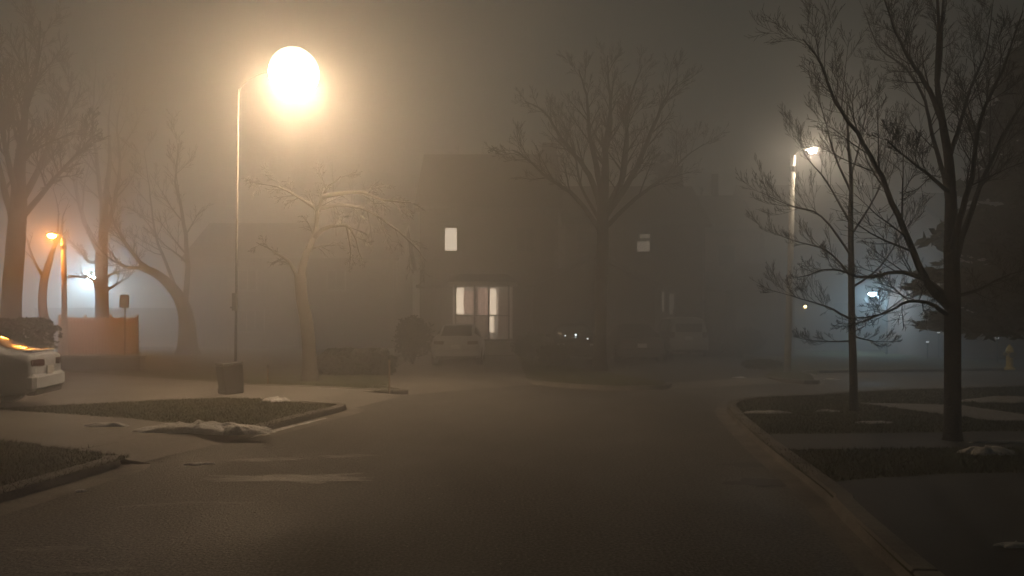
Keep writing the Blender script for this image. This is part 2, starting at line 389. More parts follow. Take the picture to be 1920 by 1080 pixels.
snow(548, 801, 1.0, .055, .025, 1.33, 31, 'long thin snow line in the left gutter beyond the snow bank', z=0)
snow(1466, 862, .8, .05, .03, 1.42, 32, 'thin icy snow line in the right gutter beside the corner lawn', z=0)
snow(1562, 938, .16, .05, .03, 1.5, 33, 'small pale ice scrap at the near end of the right kerb', z=0)
mb = MB(); gr = random.Random(9)
for _ in range(1600):
    y = 4.2+9*gr.random()**1.4; x = gr.uniform(-.62, .4)*y
    if not inside((x, y), HOLE): continue
    s_ = gr.uniform(.003, .009)*(1.6 if gr.random() < .06 else 1); a = gr.random()*6.28; p = Vector((x, y, s_*.3))
    q = [p+Vector((math.cos(a+k*1.57), math.sin(a+k*1.57), 0))*s_*gr.uniform(.7, 1.3) for k in range(4)]
    mb.add(q+[p+Vector((0, 0, s_*.8))], [(0, 1, 4), (1, 2, 4), (2, 3, 4), (3, 0, 4)])
tag(mb.build('road_grit', M['grit']), 'loose grit scattered over the near road', 'grit', kind='stuff')
# grass blades on the nearer lawns
rnd = random.Random(4)
mb = MB(); vs = []; fs = []
while len(fs) < 60000:
    y = 4.5+15*rnd.random()**.8; x = rnd.uniform(-.72, .72)*y
    if not (x < -2.2 or x > 2.9): continue
    if inside((x, y), HOLE) or any(inside((x, y), p) for p in PAVED): continue
    h = rnd.uniform(.02, .055); a = rnd.uniform(0, 6.28); w = .004+.003*rnd.random()
    dx, dy = math.cos(a)*w, math.sin(a)*w; lx, ly = rnd.gauss(0, .025), rnd.gauss(0, .025); b = len(vs)
    vs += [(x-dx, y-dy, GZ-.002), (x+dx, y+dy, GZ-.002), (x+lx, y+ly, GZ+h)]; fs.append((b, b+1, b+2))
mb.add(vs, fs)
tag(mb.build('grass', M['blade']), 'short winter grass on the lawns beside the road', 'grass', kind='stuff')

# ------------------------------------------------------------------ trees
def branch(mb, p, d, L, r, lev, maxlev, rnd, P, tw):
    n = 5 if lev < 2 else 4
    pts = [p.copy()]; q = p.copy(); dd = d.copy()
    for i in range(n):
        dd = (dd+Vector((rnd.gauss(0, P['wob']), rnd.gauss(0, P['wob']), rnd.gauss(0, P['wob'])+P['up'])) ).normalized()
        q = q+dd*(L/n); pts.append(q.copy())
    rad = [max(P['rmin'], r*(1-.8*i/n)) for i in range(n+1)]
    tgt = mb if r > P['split'] else tw
    tgt.tube(pts, rad, 5 if r > .03 else (4 if r > .012 else 3), cap=False)
    spawn(mb, pts, rad, L, lev, maxlev, rnd, P, tw)
def spawn(mb, pts, rad, L, lev, maxlev, rnd, P, tw, start=.25, dens=1.0):
    if lev >= maxlev: return
    k = max(1, int(P['kids'][min(lev, len(P['kids'])-1)]*dens))
    for c in range(k):
        t = start+(1-start)*(c+rnd.random())/k
        f = t*(len(pts)-1); i = min(int(f), len(pts)-2); u = f-i
        pos = pts[i].lerp(pts[i+1], u); ax = (pts[i+1]-pts[i]).normalized(); r0 = rad[i]*(1-u)+rad[i+1]*u
        side = ax.orthogonal().normalized(); side.rotate(Matrix.Rotation(rnd.uniform(0, 6.28), 3, ax))
        an = R(rnd.uniform(*P['ang']))
        nd = (ax*math.cos(an)+side*math.sin(an)+Vector((0, 0, P['lift']))).normalized()
        l = L*P['ratio']*rnd.uniform(.6, 1.1)*(1.15-.55*t)
        branch(mb, pos, nd, l, max(P['rmin'], r0*P['rr']), lev+1, maxlev, rnd, P, tw)
def spline3(pts, per=4):
    V = [Vector(p) for p in pts]; out = []
    for i in range(len(V)-1):
        p0 = V[max(i-1, 0)]; p1 = V[i]; p2 = V[i+1]; p3 = V[min(i+2, len(V)-1)]
        for k in range(per):
            t = k/per
            out.append(.5*((2*p1)+(p2-p0)*t+(2*p0-5*p1+4*p2-p3)*t*t+(3*p1-p0-3*p2+p3)*t**3))
    out.append(V[-1]); return out
PAR = dict(wob=.065, up=.05, kids=[8, 5, 3], ang=(22, 50), lift=.12, ratio=.5, rr=.5, rmin=.004, split=.02)
def limb_tree(name, d, trunk, limbs, label, par, seed, bark='bark', twig='twig', group=None, maxlev=3, cat='tree', extra=0, tip=True):
    """trunk: [(px,py,r)], limbs: [(r0, dens, [(px,py,depth shift)...])]; every limb bends in depth as well"""
    rnd = random.Random(seed); P = dict(PAR); P.update(par)
    base = at(trunk[0][0], trunk[0][1], d); base.z = GZ
    root = empty(name, base, 0, label, cat, group)
    mt, tw = MB(), MB()
    pts = [at(a, b, d)-base for a, b, r in trunk]; pts[0].z = -.05
    sp = spline3(pts, 4); rr = []
    for i in range(len(trunk)-1):
        for k in range(4): rr.append(trunk[i][2]+(trunk[i+1][2]-trunk[i][2])*k/4)
    rr.append(trunk[-1][2])
    rr[0] *= 1.35; rr[1] *= 1.08
    tip = tip and trunk[-1][2] > .05
    if tip:
        e = (sp[-1]-sp[-3]).normalized(); q = sp[-1]
        for k, f in ((3, .75), (7, .5), (12, .25), (18, .06)):
            sp.append(q+e*k*trunk[-1][2]*1.3+Vector((rnd.gauss(0, .25), rnd.gauss(0, .25), 0))*trunk[-1][2]*k*.25); rr.append(trunk[-1][2]*f)
    mt.tube(sp, rr, 10)
    for r0, dens, pl in limbs:
        lp = spline3([at(a, b, d+s)-base for a, b, s in pl], 4)
        n = len(lp); rad = [max(P['rmin'], r0*(1-.88*(i/(n-1))**.8)) for i in range(n)]
        for i in range(1, n): lp[i] += Vector((rnd.gauss(0, .1), rnd.gauss(0, .1), rnd.gauss(0, .1)))*r0
        mt.tube(lp, rad, 7, cap=False)
        L = sum((lp[i+1]-lp[i]).length for i in range(n-1))
        spawn(mt, lp, rad, L*P.get('limbL', .8), 0, maxlev, rnd, P, tw, dens=dens)
    spawn(mt, sp[-5:], rr[-5:], max(1.2, 14*trunk[-1][2]), 1, maxlev, rnd, P, tw, dens=1.5) if tip else None
    if extra: spawn(mt, sp, rr, P.get('trunkL', 3), 0, maxlev, rnd, P, tw, start=P.get('tstart', .35), dens=extra)
    mt.build('trunk', M[bark], root, smooth=True); tw.build('crown', M[twig], root)
    return root

# big bare tree, right
limb_tree('bare_tree', 10.2, [(1786, 836, .112), (1786, 760, .1), (1786, 660, .098), (1786, 560, .096), (1784, 470, .09), (1783, 380, .07), (1779, 300, .055), (1768, 235, .045), (1757, 150, .03), (1760, 40, .02), (1752, -60, .01)],
  [(.055, 1.2, [(1778, 575, 0), (1742, 535, -.2), (1705, 455, -.5), (1662, 355, -.7), (1620, 270, -.8), (1565, 190, -1.0), (1540, 120, -1.1), (1505, 75, -1.2)]),
   (.045, 1.0, [(1780, 560, 0), (1735, 525, .3), (1680, 510, .6), (1620, 520, .9), (1560, 505, 1.2), (1500, 520, 1.5)]),
   (.035, .9, [(1776, 590, 0), (1745, 570, -.4), (1705, 565, -.8), (1650, 590, -1.0), (1600, 598, -1.2)]),
   (.05, 1.1, [(1783, 480, 0), (1800, 410, -.4), (1822, 330, -.8), (1838, 225, -1.1), (1880, 130, -1.4), (1918, 20, -1.6)]),
   (.05, 1.1, [(1786, 500, 0), (1812, 420, .5), (1850, 320, .9), (1892, 235, 1.2), (1935, 170, 1.5), (1985, 110, 1.7)]),
   (.04, 1.0, [(1782, 400, 0), (1770, 330, .5), (1748, 255, .9), (1735, 190, 1.2), (1700, 130, 1.4), (1650, 90, 1.5), (1620, 20, 1.6)]),
   (.04, 1.0, [(1770, 240, 0), (1742, 170, -.5), (1705, 110, -.8), (1675, 50, -1.0), (1650, -30, -1.2)]),
   (.035, 1.0, [(1757, 150, 0), (1765, 90, .3), (1768, 10, .5), (1775, -60, .6)]),
   (.035, 1.0, [(1779, 300, 0), (1800, 230, .4), (1820, 165, .8), (1850, 90, 1.0), (1862, 0, 1.2)]),
   (.03, .9, [(1778, 360, 0), (1745, 330, -.6), (1705, 300, -1.0), (1660, 262, -1.3)]),
   (.03, .9, [(1786, 555, 0), (1830, 545, .6), (1880, 520, 1.1), (1940, 500, 1.5)])],
  'large bare tree with a thick dark trunk, nearest on the right lawn', dict(ratio=.52, kids=[17, 10, 5], rmin=.0021, rr=.4, ang=(22, 52), up=.045, lift=.12, wob=.055, limbL=.52), 11)
# slim tree
limb_tree('bare_tree', 13.6, [(1601, 775, .075), (1600, 700, .066), (1597, 600, .058), (1596, 500, .052), (1595, 400, .042), (1596, 330, .032), (1590, 260, .02), (1588, 190, .01)],
  [(.024, 1, [(1597, 600, 0), (1550, 575, -.5), (1500, 560, -.8), (1450, 545, -1)]),
   (.024, 1, [(1596, 520, 0), (1550, 470, .5), (1490, 452, .8), (1430, 428, 1)]),
   (.024, 1, [(1596, 480, 0), (1540, 405, -.5), (1480, 385, -.8), (1425, 360, -1)]),
   (.022, 1, [(1595, 420, 0), (1550, 340, .4), (1510, 290, .7), (1490, 235, .8)]),
   (.022, 1, [(1595, 360, 0), (1565, 290, -.3), (1545, 220, -.4), (1530, 170, -.5)]),
   (.02, 1, [(1596, 330, 0), (1612, 270, .3), (1625, 200, .4), (1628, 150, .5)]),
   (.022, 1, [(1596, 440, 0), (1640, 370, .5), (1665, 300, .7), (1680, 240, .8)]),
   (.022, 1, [(1596, 540, 0), (1650, 500, -.5), (1690, 440, -.8), (1720, 400, -.9)]),
   (.022, 1, [(1597, 610, 0), (1650, 590, .6), (1700, 555, .9), (1745, 530, 1)]),
   (.018, 1, [(1598, 640, 0), (1540, 640, .4), (1500, 635, .6)]),
   (.018, 1, [(1598, 630, 0), (1640, 640, -.4), (1680, 640, -.5)])],
  'slim young bare tree on the corner lawn, in front of the concrete lamp post', dict(ratio=.5, kids=[14, 8, 4], rr=.42, rmin=.0022, ang=(20, 45), up=.08, lift=.25, wob=.05, limbL=.7), 5)
# centre tree
limb_tree('bare_tree', 25.2, [(1125, 697, .24), (1125, 640, .2), (1127, 560, .19), (1130, 470, .19), (1130, 400, .18), (1132, 360, .16)],
  [(.12, 1, [(1130, 400, 0), (1110, 340, .3), (1085, 300, .6), (1055, 262, 1), (1020, 210, 1.3), (985, 190, 1.6)]),
   (.12, 1, [(1130, 380, 0), (1118, 310, -.3), (1105, 250, -.5), (1100, 180, -.8), (1085, 130, -1)]),
   (.12, 1, [(1131, 370, 0), (1135, 300, .5), (1145, 230, .8), (1142, 160, 1), (1138, 105, 1.2)]),
   (.13, 1, [(1131, 400, 0), (1165, 340, .4), (1175, 270, .6), (1178, 200, .9), (1205, 120, 1.2)]),
   (.13, 1, [(1131, 410, 0), (1185, 330, -.4), (1220, 250, -.8), (1245, 190, -1.1), (1270, 150, -1.3)]),
   (.09, 1, [(1131, 440, 0), (1080, 370, -.8), (1030, 335, -1.4), (990, 300, -1.8), (960, 280, -2)]),
   (.09, 1, [(1131, 430, 0), (1195, 370, 1), (1250, 330, 1.6), (1290, 290, 2), (1320, 270, 2.2)]),
   (.07, 1, [(1132, 420, 0), (1160, 350, -2), (1170, 280, -3), (1180, 220, -3.5)]),
   (.07, 1, [(1130, 420, 0), (1090, 350, 2), (1075, 270, 3), (1050, 220, 3.5)])],
  'wide vase-shaped bare tree rising before the dark houses, centre of the street end', dict(ratio=.5, kids=[13, 9, 5], rr=.42, rmin=.0045, split=.04, up=.05, limbL=.62), 21)
# pale crooked tree, left
limb_tree('crooked_tree', 20.8, [(581, 716, .21), (580, 660, .185), (574, 600, .17), (566, 560, .155), (563, 515, .16)],
  [(.12, .8, [(564, 520, 0), (572, 480, 0), (590, 440, .2), (597, 395, .3), (610, 360, .4), (640, 330, .5)]),
   (.07, .7, [(560, 525, 0), (545, 495, -.3), (520, 475, -.6), (480, 455, -.8)]),
   (.075, .7, [(588, 445, .2), (610, 428, -.2), (650, 424, -.6), (668, 450, -.8), (678, 490, -1)]),
   (.07, 1, [(600, 390, .3), (650, 385, .9), (700, 400, 1.4), (760, 445, 2), (800, 490, 2.4)]),
   (.07, 1, [(605, 370, .3), (670, 360, .0), (720, 375, -.6), (770, 380, -1)]),
   (.06, 1, [(597, 395, .3), (560, 370, 1), (520, 350, 1.5), (480, 345, 2)]),
   (.04, .8, [(650, 424, -.6), (658, 470, -.5), (655, 500, -.4)])],
  'crooked pale-barked tree with drooping limbs behind the left verge kerb', dict(ratio=.5, kids=[10, 8, 5], rr=.42, rmin=.004, split=.03, up=-.03, lift=-.1, limbL=.6), 31, 'bark_pale', 'twig_pale', tip=False)
# leaning dark tree left
limb_tree('leaning_tree', 38, [(352, 660, .5), (350, 600, .36), (338, 562, .3), (316, 532, .24), (290, 512, .2), (262, 500, .16)],
  [(.14, 1, [(290, 512, 0), (262, 490, .5), (240, 462, 1), (215, 420, 1.4), (205, 360, 2)]),
   (.16, 1, [(345, 580, 0), (352, 500, -.5), (345, 420, -1), (330, 340, -1.5), (335, 270, -2)]),
   (.11, 1, [(270, 503, 0), (235, 500, -.4), (200, 480, -.8), (165, 440, -1.3)]),
   (.1, 1, [(338, 562, 0), (310, 490, 1), (290, 430, 2), (280, 350, 3), (270, 280, 3.5)])],
  'dark leaning tree whose trunk bends left beside the shadowed house', dict(ratio=.5, kids=[11, 7, 5], rmin=.008, split=.05, limbL=.62), 41, tip=False)
# tree in front of the cool floodlight
limb_tree('bare_tree', 45, [(190, 660, .46), (191, 600, .36), (191, 540, .34), (190, 490, .34), (194, 430, .24), (198, 370, .16), (206, 300, .1), (204, 230, .05), (210, 170, .02)],
  [(.12, .8, [(182, 545, 0), (172, 522, -.3), (150, 520, -.5), (125, 515, -.7)]),
   (.1, .8, [(198, 545, 0), (222, 530, .4), (245, 515, .6), (262, 480, .8)]),
   (.1, .8, [(198, 520, 0), (220, 510, -.5), (250, 505, -.8)]),
   (.18, 1, [(190, 480, 0), (160, 420, 1), (140, 340, 2), (125, 250, 3), (110, 170, 3.5)]),
   (.18, 1, [(192, 470, 0), (190, 380, -1), (180, 290, -2), (175, 210, -3), (180, 130, -3)]),
   (.16, 1, [(194, 450, 0), (215, 380, 1), (225, 300, 2), (220, 230, 2), (235, 170, 2)]),
   (.12, 1, [(188, 490, 0), (165, 490, .3), (150, 470, .6), (120, 440, .8)])],
  'stout bare tree standing against the blue-white glow behind the fence', dict(ratio=.5, kids=[11, 7, 5], rmin=.009, split=.06, limbL=.62), 51)
# big hazy tree at the far left
limb_tree('bare_tree', 32, [(20, 690, .4), (22, 560, .36), (30, 450, .34), (35, 380, .3)],
  [(.18, 1, [(30, 440, 0), (5, 340, 1), (-20, 240, 1.5), (-40, 130, 2)]),
   (.2, 1, [(33, 400, 0), (40, 300, -1), (50, 200, -1.5), (70, 110, -2), (75, 40, -2)]),
   (.16, 1, [(34, 390, 0), (80, 300, 1), (115, 220, 2), (135, 150, 2.5)]),
   (.14, 1, [(32, 420, 0), (90, 350, -1), (135, 300, -1.5), (170, 260, -2)]),
   (.14, 1, [(35, 380, 0), (10, 280, -2), (0, 180, -3), (-5, 80, -3)])],
  'tall bare tree fading into the fog above the hedge at the left edge', dict(ratio=.5, kids=[14, 11, 7], rmin=.009, split=.06, limbL=.62), 61)
limb_tree('bare_tree', 37, [(92, 668, .26), (90, 620, .2), (80, 580, .19), (82, 530, .17), (96, 480, .12)],
  [(.08, .8, [(84, 525, 0), (60, 480, .5), (45, 430, .8), (30, 390, 1)]),
   (.08, .8, [(92, 495, 0), (105, 450, -.5), (110, 400, -.8), (100, 350, -1)])],
  'small curved tree lit orange just behind the orange street lamp', dict(ratio=.36, kids=[6, 4, 3], rmin=.008, split=.04), 71)
# far hazy trees behind the houses (each its own)
for i, (px, d, h, lab) in enumerate(((880, 52, 12.5, 'faint bare tree behind the roof left of the centre tree'), (1330, 50, 9.5, 'faint bare tree behind the roofs next to the thin chimney'),
                                     (640, 50, 11, 'faint bare tree in the lamp glow behind the left house'), (1000, 56, 12, 'faint bare tree behind the gap between the centre houses'))):
    top = HY-(h-CH)/d*F; mid = HY-(h*.45-CH)/d*F; w = 55
    limb_tree('distant_tree', d, [(px, 650, .3), (px+4, mid+40, .25), (px, mid, .2)],
      [(.12, 1, [(px, mid+30, 0), (px-w*.5, mid-30, 1), (px-w*.9, (mid+top)/2, 2), (px-w, top+40, 2)]),
       (.12, 1, [(px, mid+10, 0), (px-w*.2, (mid+top)/2, -1), (px-w*.3, top, -2)]),
       (.12, 1, [(px, mid, 0), (px+w*.3, (mid+top)/2, 1), (px+w*.4, top+5, 2)]),
       (.12, 1, [(px, mid+20, 0), (px+w*.6, (mid+top)/2+10, -1), (px+w, top+35, -2)])],
      lab, dict(ratio=.38, kids=[7, 5, 4], rmin=.012, split=.06), 80+i, group='faint trees behind the houses')

def leaf_cloud(mb, c, rx, ry, rz, n, s, rnd, shell=.55):
    for _ in range(n):
        while True:
            v = Vector((rnd.uniform(-1, 1), rnd.uniform(-1, 1), rnd.uniform(-1, 1)))
            if shell < v.length < 1: break
        k = 1+.25*noise.noise(v*2.2+Vector(c))
        p = Vector(c)+Vector((v.x*rx, v.y*ry, v.z*rz))*k
        a = Vector((rnd.gauss(0, 1), rnd.gauss(0, 1), rnd.gauss(0, 1))).normalized(); b = a.orthogonal().normalized()
        q = s*rnd.uniform(.6, 1.4)
        mb.add([p-a*q, p+b*q*.45, p+a*q, p-b*q*.45], [(0, 1, 2, 3)])
def conifer(name, x, y, h, r, label, seed, z0=1.0, n=13, leaf=.09, ln=46):
    rnd = random.Random(seed); root = empty(name, (x, y, GZ), 0, label, 'tree')
    mt, mc = MB(), MB(); mt.tube([(0, 0, -.05), (.05, 0, h*.5), (0, 0, h*.97)], [.16, .1, .02], 8)
    z = z0
    while z < h*.96:
        t = (z-z0)/(h-z0); k = int(7-3*t)
        for i in range(k):
            a = rnd.uniform(0, 6.28); L = r*(1-t)**.75*rnd.uniform(.65, 1.12)+.15
            d = Vector((math.cos(a), math.sin(a), rnd.uniform(-.05, .25)))
            pts = [Vector((0, 0, z))+d*L*s+Vector((0, 0, -.12*L*math.sin(s*2.2))) for s in (0, .35, .7, 1)]
            mt.tube(pts, [.03, .022, .014, .005], 4, cap=False)
            for s in range(int(ln*L/r)+6):
                u = rnd.uniform(.18, 1.03); p = Vector((0, 0, z))+d*L*u+Vector((0, 0, -.12*L*math.sin(u*2.2)))
                p += Vector((rnd.gauss(0, 1), rnd.gauss(0, 1), rnd.gauss(0, .5)))*.17*(1.2-u*.6)
                ax = (d+Vector((rnd.gauss(0, .5), rnd.gauss(0, .5), rnd.gauss(0, .5)))).normalized(); b = ax.orthogonal().normalized()
                b.rotate(Matrix.Rotation(rnd.uniform(0, 3.14), 3, ax)); q = leaf*rnd.uniform(.7, 1.6)
                mc.add([p-ax*q, p+b*q*.4, p+ax*q*1.2, p-b*q*.4], [(0, 1, 2, 3)])
        z += h/n*rnd.uniform(.35, .6)
    mt.build('trunk', M['bark'], root); mc.build('crown', M['needle'], root); return root
conifer('conifer_tree', 11.5, 17.0, 8.4, 2.6, 'dark dense conifer at the right edge of the street', 3, leaf=.12, ln=190, n=21, z0=1.5)
conifer('conifer_tree', 9.1, 48, 12.0, 1.9, 'narrow dark conifer rising behind the centre roof', 7, z0=2, leaf=.3, ln=30)

def bush(name, x, y, rx, ry, h, label, seed, cat='bush', group=None, leaf=.06, n=2200):
    rnd = random.Random(seed); root = empty(name, (x, y, GZ), 0, label, cat, group); mc, ms = MB(), MB()
    for i in range(6):
        a = i*1.05; ms.tube([(0, 0, -.03), (math.cos(a)*rx*.3, math.sin(a)*ry*.3, h*.45), (math.cos(a)*rx*.6, math.sin(a)*ry*.6, h*.8)], [.03, .02, .008], 5)
    for i in range(7):
        leaf_cloud(mc, (rnd.uniform(-.45, .45)*rx, rnd.uniform(-.4, .4)*ry, h*rnd.uniform(.4, .66)), rx*.55, ry*.55, h*.38, n//7, leaf, rnd, .2)
    ms.build('stem', M['bark'], root); mc.build('foliage', M['hedge'], root); return root
def hedge(x0, x1, y, dep, h, label, seed, rz=0, n=7000, leaf=.055):
    rnd = random.Random(seed); root = empty('hedge', ((x0+x1)/2, y, GZ), rz, label, 'hedge'); L = x1-x0
    mc, ms = MB(), MB()
    for i in range(max(2, int(L/.6))): ms.tube([(-L/2+.3+i*.6, 0, -.03), (-L/2+.3+i*.6, .05, h*.8)], [.035, .012], 5)
    ms.tube([(-L/2+.25, 0, .02), (L/2-.25, 0, .02)], .03, 5)
    for _ in range(n):
        f = rnd.random()
        p = Vector((rnd.uniform(-L/2, L/2), rnd.uniform(-dep/2, dep/2), rnd.uniform(.03, h)))
        if f < .35: p.z = h-abs(rnd.gauss(0, .05))
        elif f < .8: p.y = -dep/2+abs(rnd.gauss(0, .06))
        p += Vector((0, 0, .06*noise.noise(p*1.7)))
        ed = L/2-abs(p.x)
        if ed < .3 and p.z > h-.3+ed: p.z -= .2
        a = Vector((rnd.gauss(0, 1), rnd.gauss(0, 1), rnd.gauss(0, 1))).normalized(); b = a.orthogonal().normalized(); q = leaf*rnd.uniform(.6, 1.5)
        mc.add([p-a*q, p+b*q*.5, p+a*q, p-b*q*.5], [(0, 1, 2, 3)])
    ms.build('stem', M['bark'], root); mc.build('foliage', M['hedge'], root); return root
hedge(-21, -13.8, 24, 1.0, 1.58, 'tall clipped dark hedge behind the white car', 1, n=16000, leaf=.07)
hedge(-5.6, -3.4, 23.2, .9, .72, 'low dark hedge just right of the crooked tree trunk', 2, leaf=.06)
bush('bush', -3.6, 29, .9, .8, 1.75, 'rounded dark bush left of the silver car', 3, leaf=.08)
bush('bush', 1.55, 27.5, .8, .7, .75, 'low dark shrub left of the centre tree trunk', 4, leaf=.07)
bush('bush', 8.0, 25.6, .75, .5, .34, 'low tan mound of ground shrub beside the concrete lamp post', 5, leaf=.05)
bush('bush', 9.9, 34.5, 1.3, .9, 1.4, 'dark foundation shrub right of the pale SUV', 6, leaf=.09)
bush('bush', .9, 34.0, 1.0, .6, 1.1, 'dark shrub under the right end of the bay window', 8, leaf=.08)

# ------------------------------------------------------------------ street lamps
def sphere_part(name, c, r, m, parent, sz=1.0, n=16, mm=10):
    b = MB(); b.sphere(c, r, n, mm, sz); return b.build(name, m, parent, smooth=True)
# left: slim post, arm, ball shaped as the lamp's glare
D1 = 17.3
b0 = at(441, 700, D1); root = empty('street_lamp', (b0.x, D1, GZ), 0, 'tall slim street lamp with a huge warm white glare modelled as a ball, left of the road', 'street lamp')
gl = at(551, 136, D1)-Vector((b0.x, D1, GZ)); tp = at(447, 168, D1)-Vector((b0.x, D1, GZ))
b = MB(); b.tube([(0, 0, -.05), (tp.x*.5, 0, tp.z*.5), tuple(tp)], [.03, .025, .019], 10); b.build('pole', M['steel'], root, smooth=True)
b = MB(); b.lathe([(.11, 0), (.11, .03), (.06, .06), (.05, .3)], n=14); b.build('base', M['steel'], root)
b = MB(); b.tube(spline3([tuple(tp-Vector((0, 0, .1))), (tp.x+.1, .02, tp.z+.12), (tp.x+.45, .05, gl.z-.02), (gl.x-.45, .05, gl.z+.02)], 4), .011, 8); b.build('arm', M['arm_metal'], root, smooth=True)
b = MB(); b.lathe([(.02, gl.x-.57), (.07, gl.x-.55), (.09, gl.x-.51), (.05, gl.x-.47)], (0, .05, gl.z), 12, 'X'); b.build('lamp_cap', M['dark_metal'], root)
sphere_part('glare', gl, .53, M['lamp_warm'], root, 1.0, 24, 16)  # ball made far larger than the lamp to imitate its overexposed glare
zb = at(0, 566, D1).z-GZ
b = MB(); b.box((.015, -.07, zb), (.1, .1, .38), bev=.012); b.build('control_box', M['steel'], root)
b = MB(); b.tube([(.0, 0, zb-.13), (-.1, -.02, zb-.12)], .02, 6); b.build('bracket', M['steel'], root)
# right: concrete post
def post_lamp(d, px0, px1, pybase, pytop, head, label, m_pole, r0, r1, lens_m, lens, head_sz, tilt=0.0, collar=True):
    b0 = at(px0, pybase, d); root = empty('street_lamp', (b0.x, d, GZ), 0, label, 'street lamp'); o = Vector((b0.x, d, GZ))
    tp = at(px1, pytop, d)-o; hd = at(head[0], head[1], d)-o
    b = MB(); b.tube([(0, 0, -.05), tuple(tp*.5), tuple(tp)], [r0, (r0+r1)/2, r1], 12); b.build('pole', m_pole, root, smooth=True)
    s = 1 if hd.x > tp.x else -1
    b = MB(); b.tube(spline3([tuple(tp-Vector((0, 0, .12))), (tp.x+s*.08, 0, tp.z+.05), ((tp.x+hd.x)/2, 0, hd.z+.06), (hd.x-s*head_sz[0]*.4, 0, hd.z+.06)], 4), (.024), 8); b.build('arm', M['arm_metal'], root, smooth=True)
    if collar:
        b = MB(); b.lathe([(r1+.012, tp.z-.5), (r1+.02, tp.z-.46), (r1+.02, tp.z-.36), (r1+.012, tp.z-.32)], (tp.x, 0, 0), 12); b.build('collar', M['dark_metal'], root)
    b = MB(); b.box((hd.x, 0, hd.z+.06), head_sz, bev=.03, taper=.8); hh = b.build('lamp_head', M['steel'], root)
    b = MB(); b.sphere((hd.x+s*.03, -.02, hd.z-.03), lens, 14, 8, .6); b.build('lens', lens_m, hh, smooth=True)
    return root
post_lamp(24.5, 1476, 1487, 697, 292, (1521, 281), 'concrete street lamp with a small white lamp head, right of the centre', M['conc_pole'], .105, .075, M['lamp_white'], .125, (.48, .24, .09))
post_lamp(35.7, 122, 119, 668, 447, (99, 441), 'short street lamp with an orange sodium head beside the fence', M['wood_pole'], .12, .1, M['lamp_sodium'], .17, (.55, .28, .1), collar=True)
post_lamp(52, 192, 192, 634, 500, (173, 519), 'cool blue-white lamp glaring behind the stout tree', M['steel'], .09, .07, M['lamp_cool'], .2, (.5, .3, .1), collar=False)

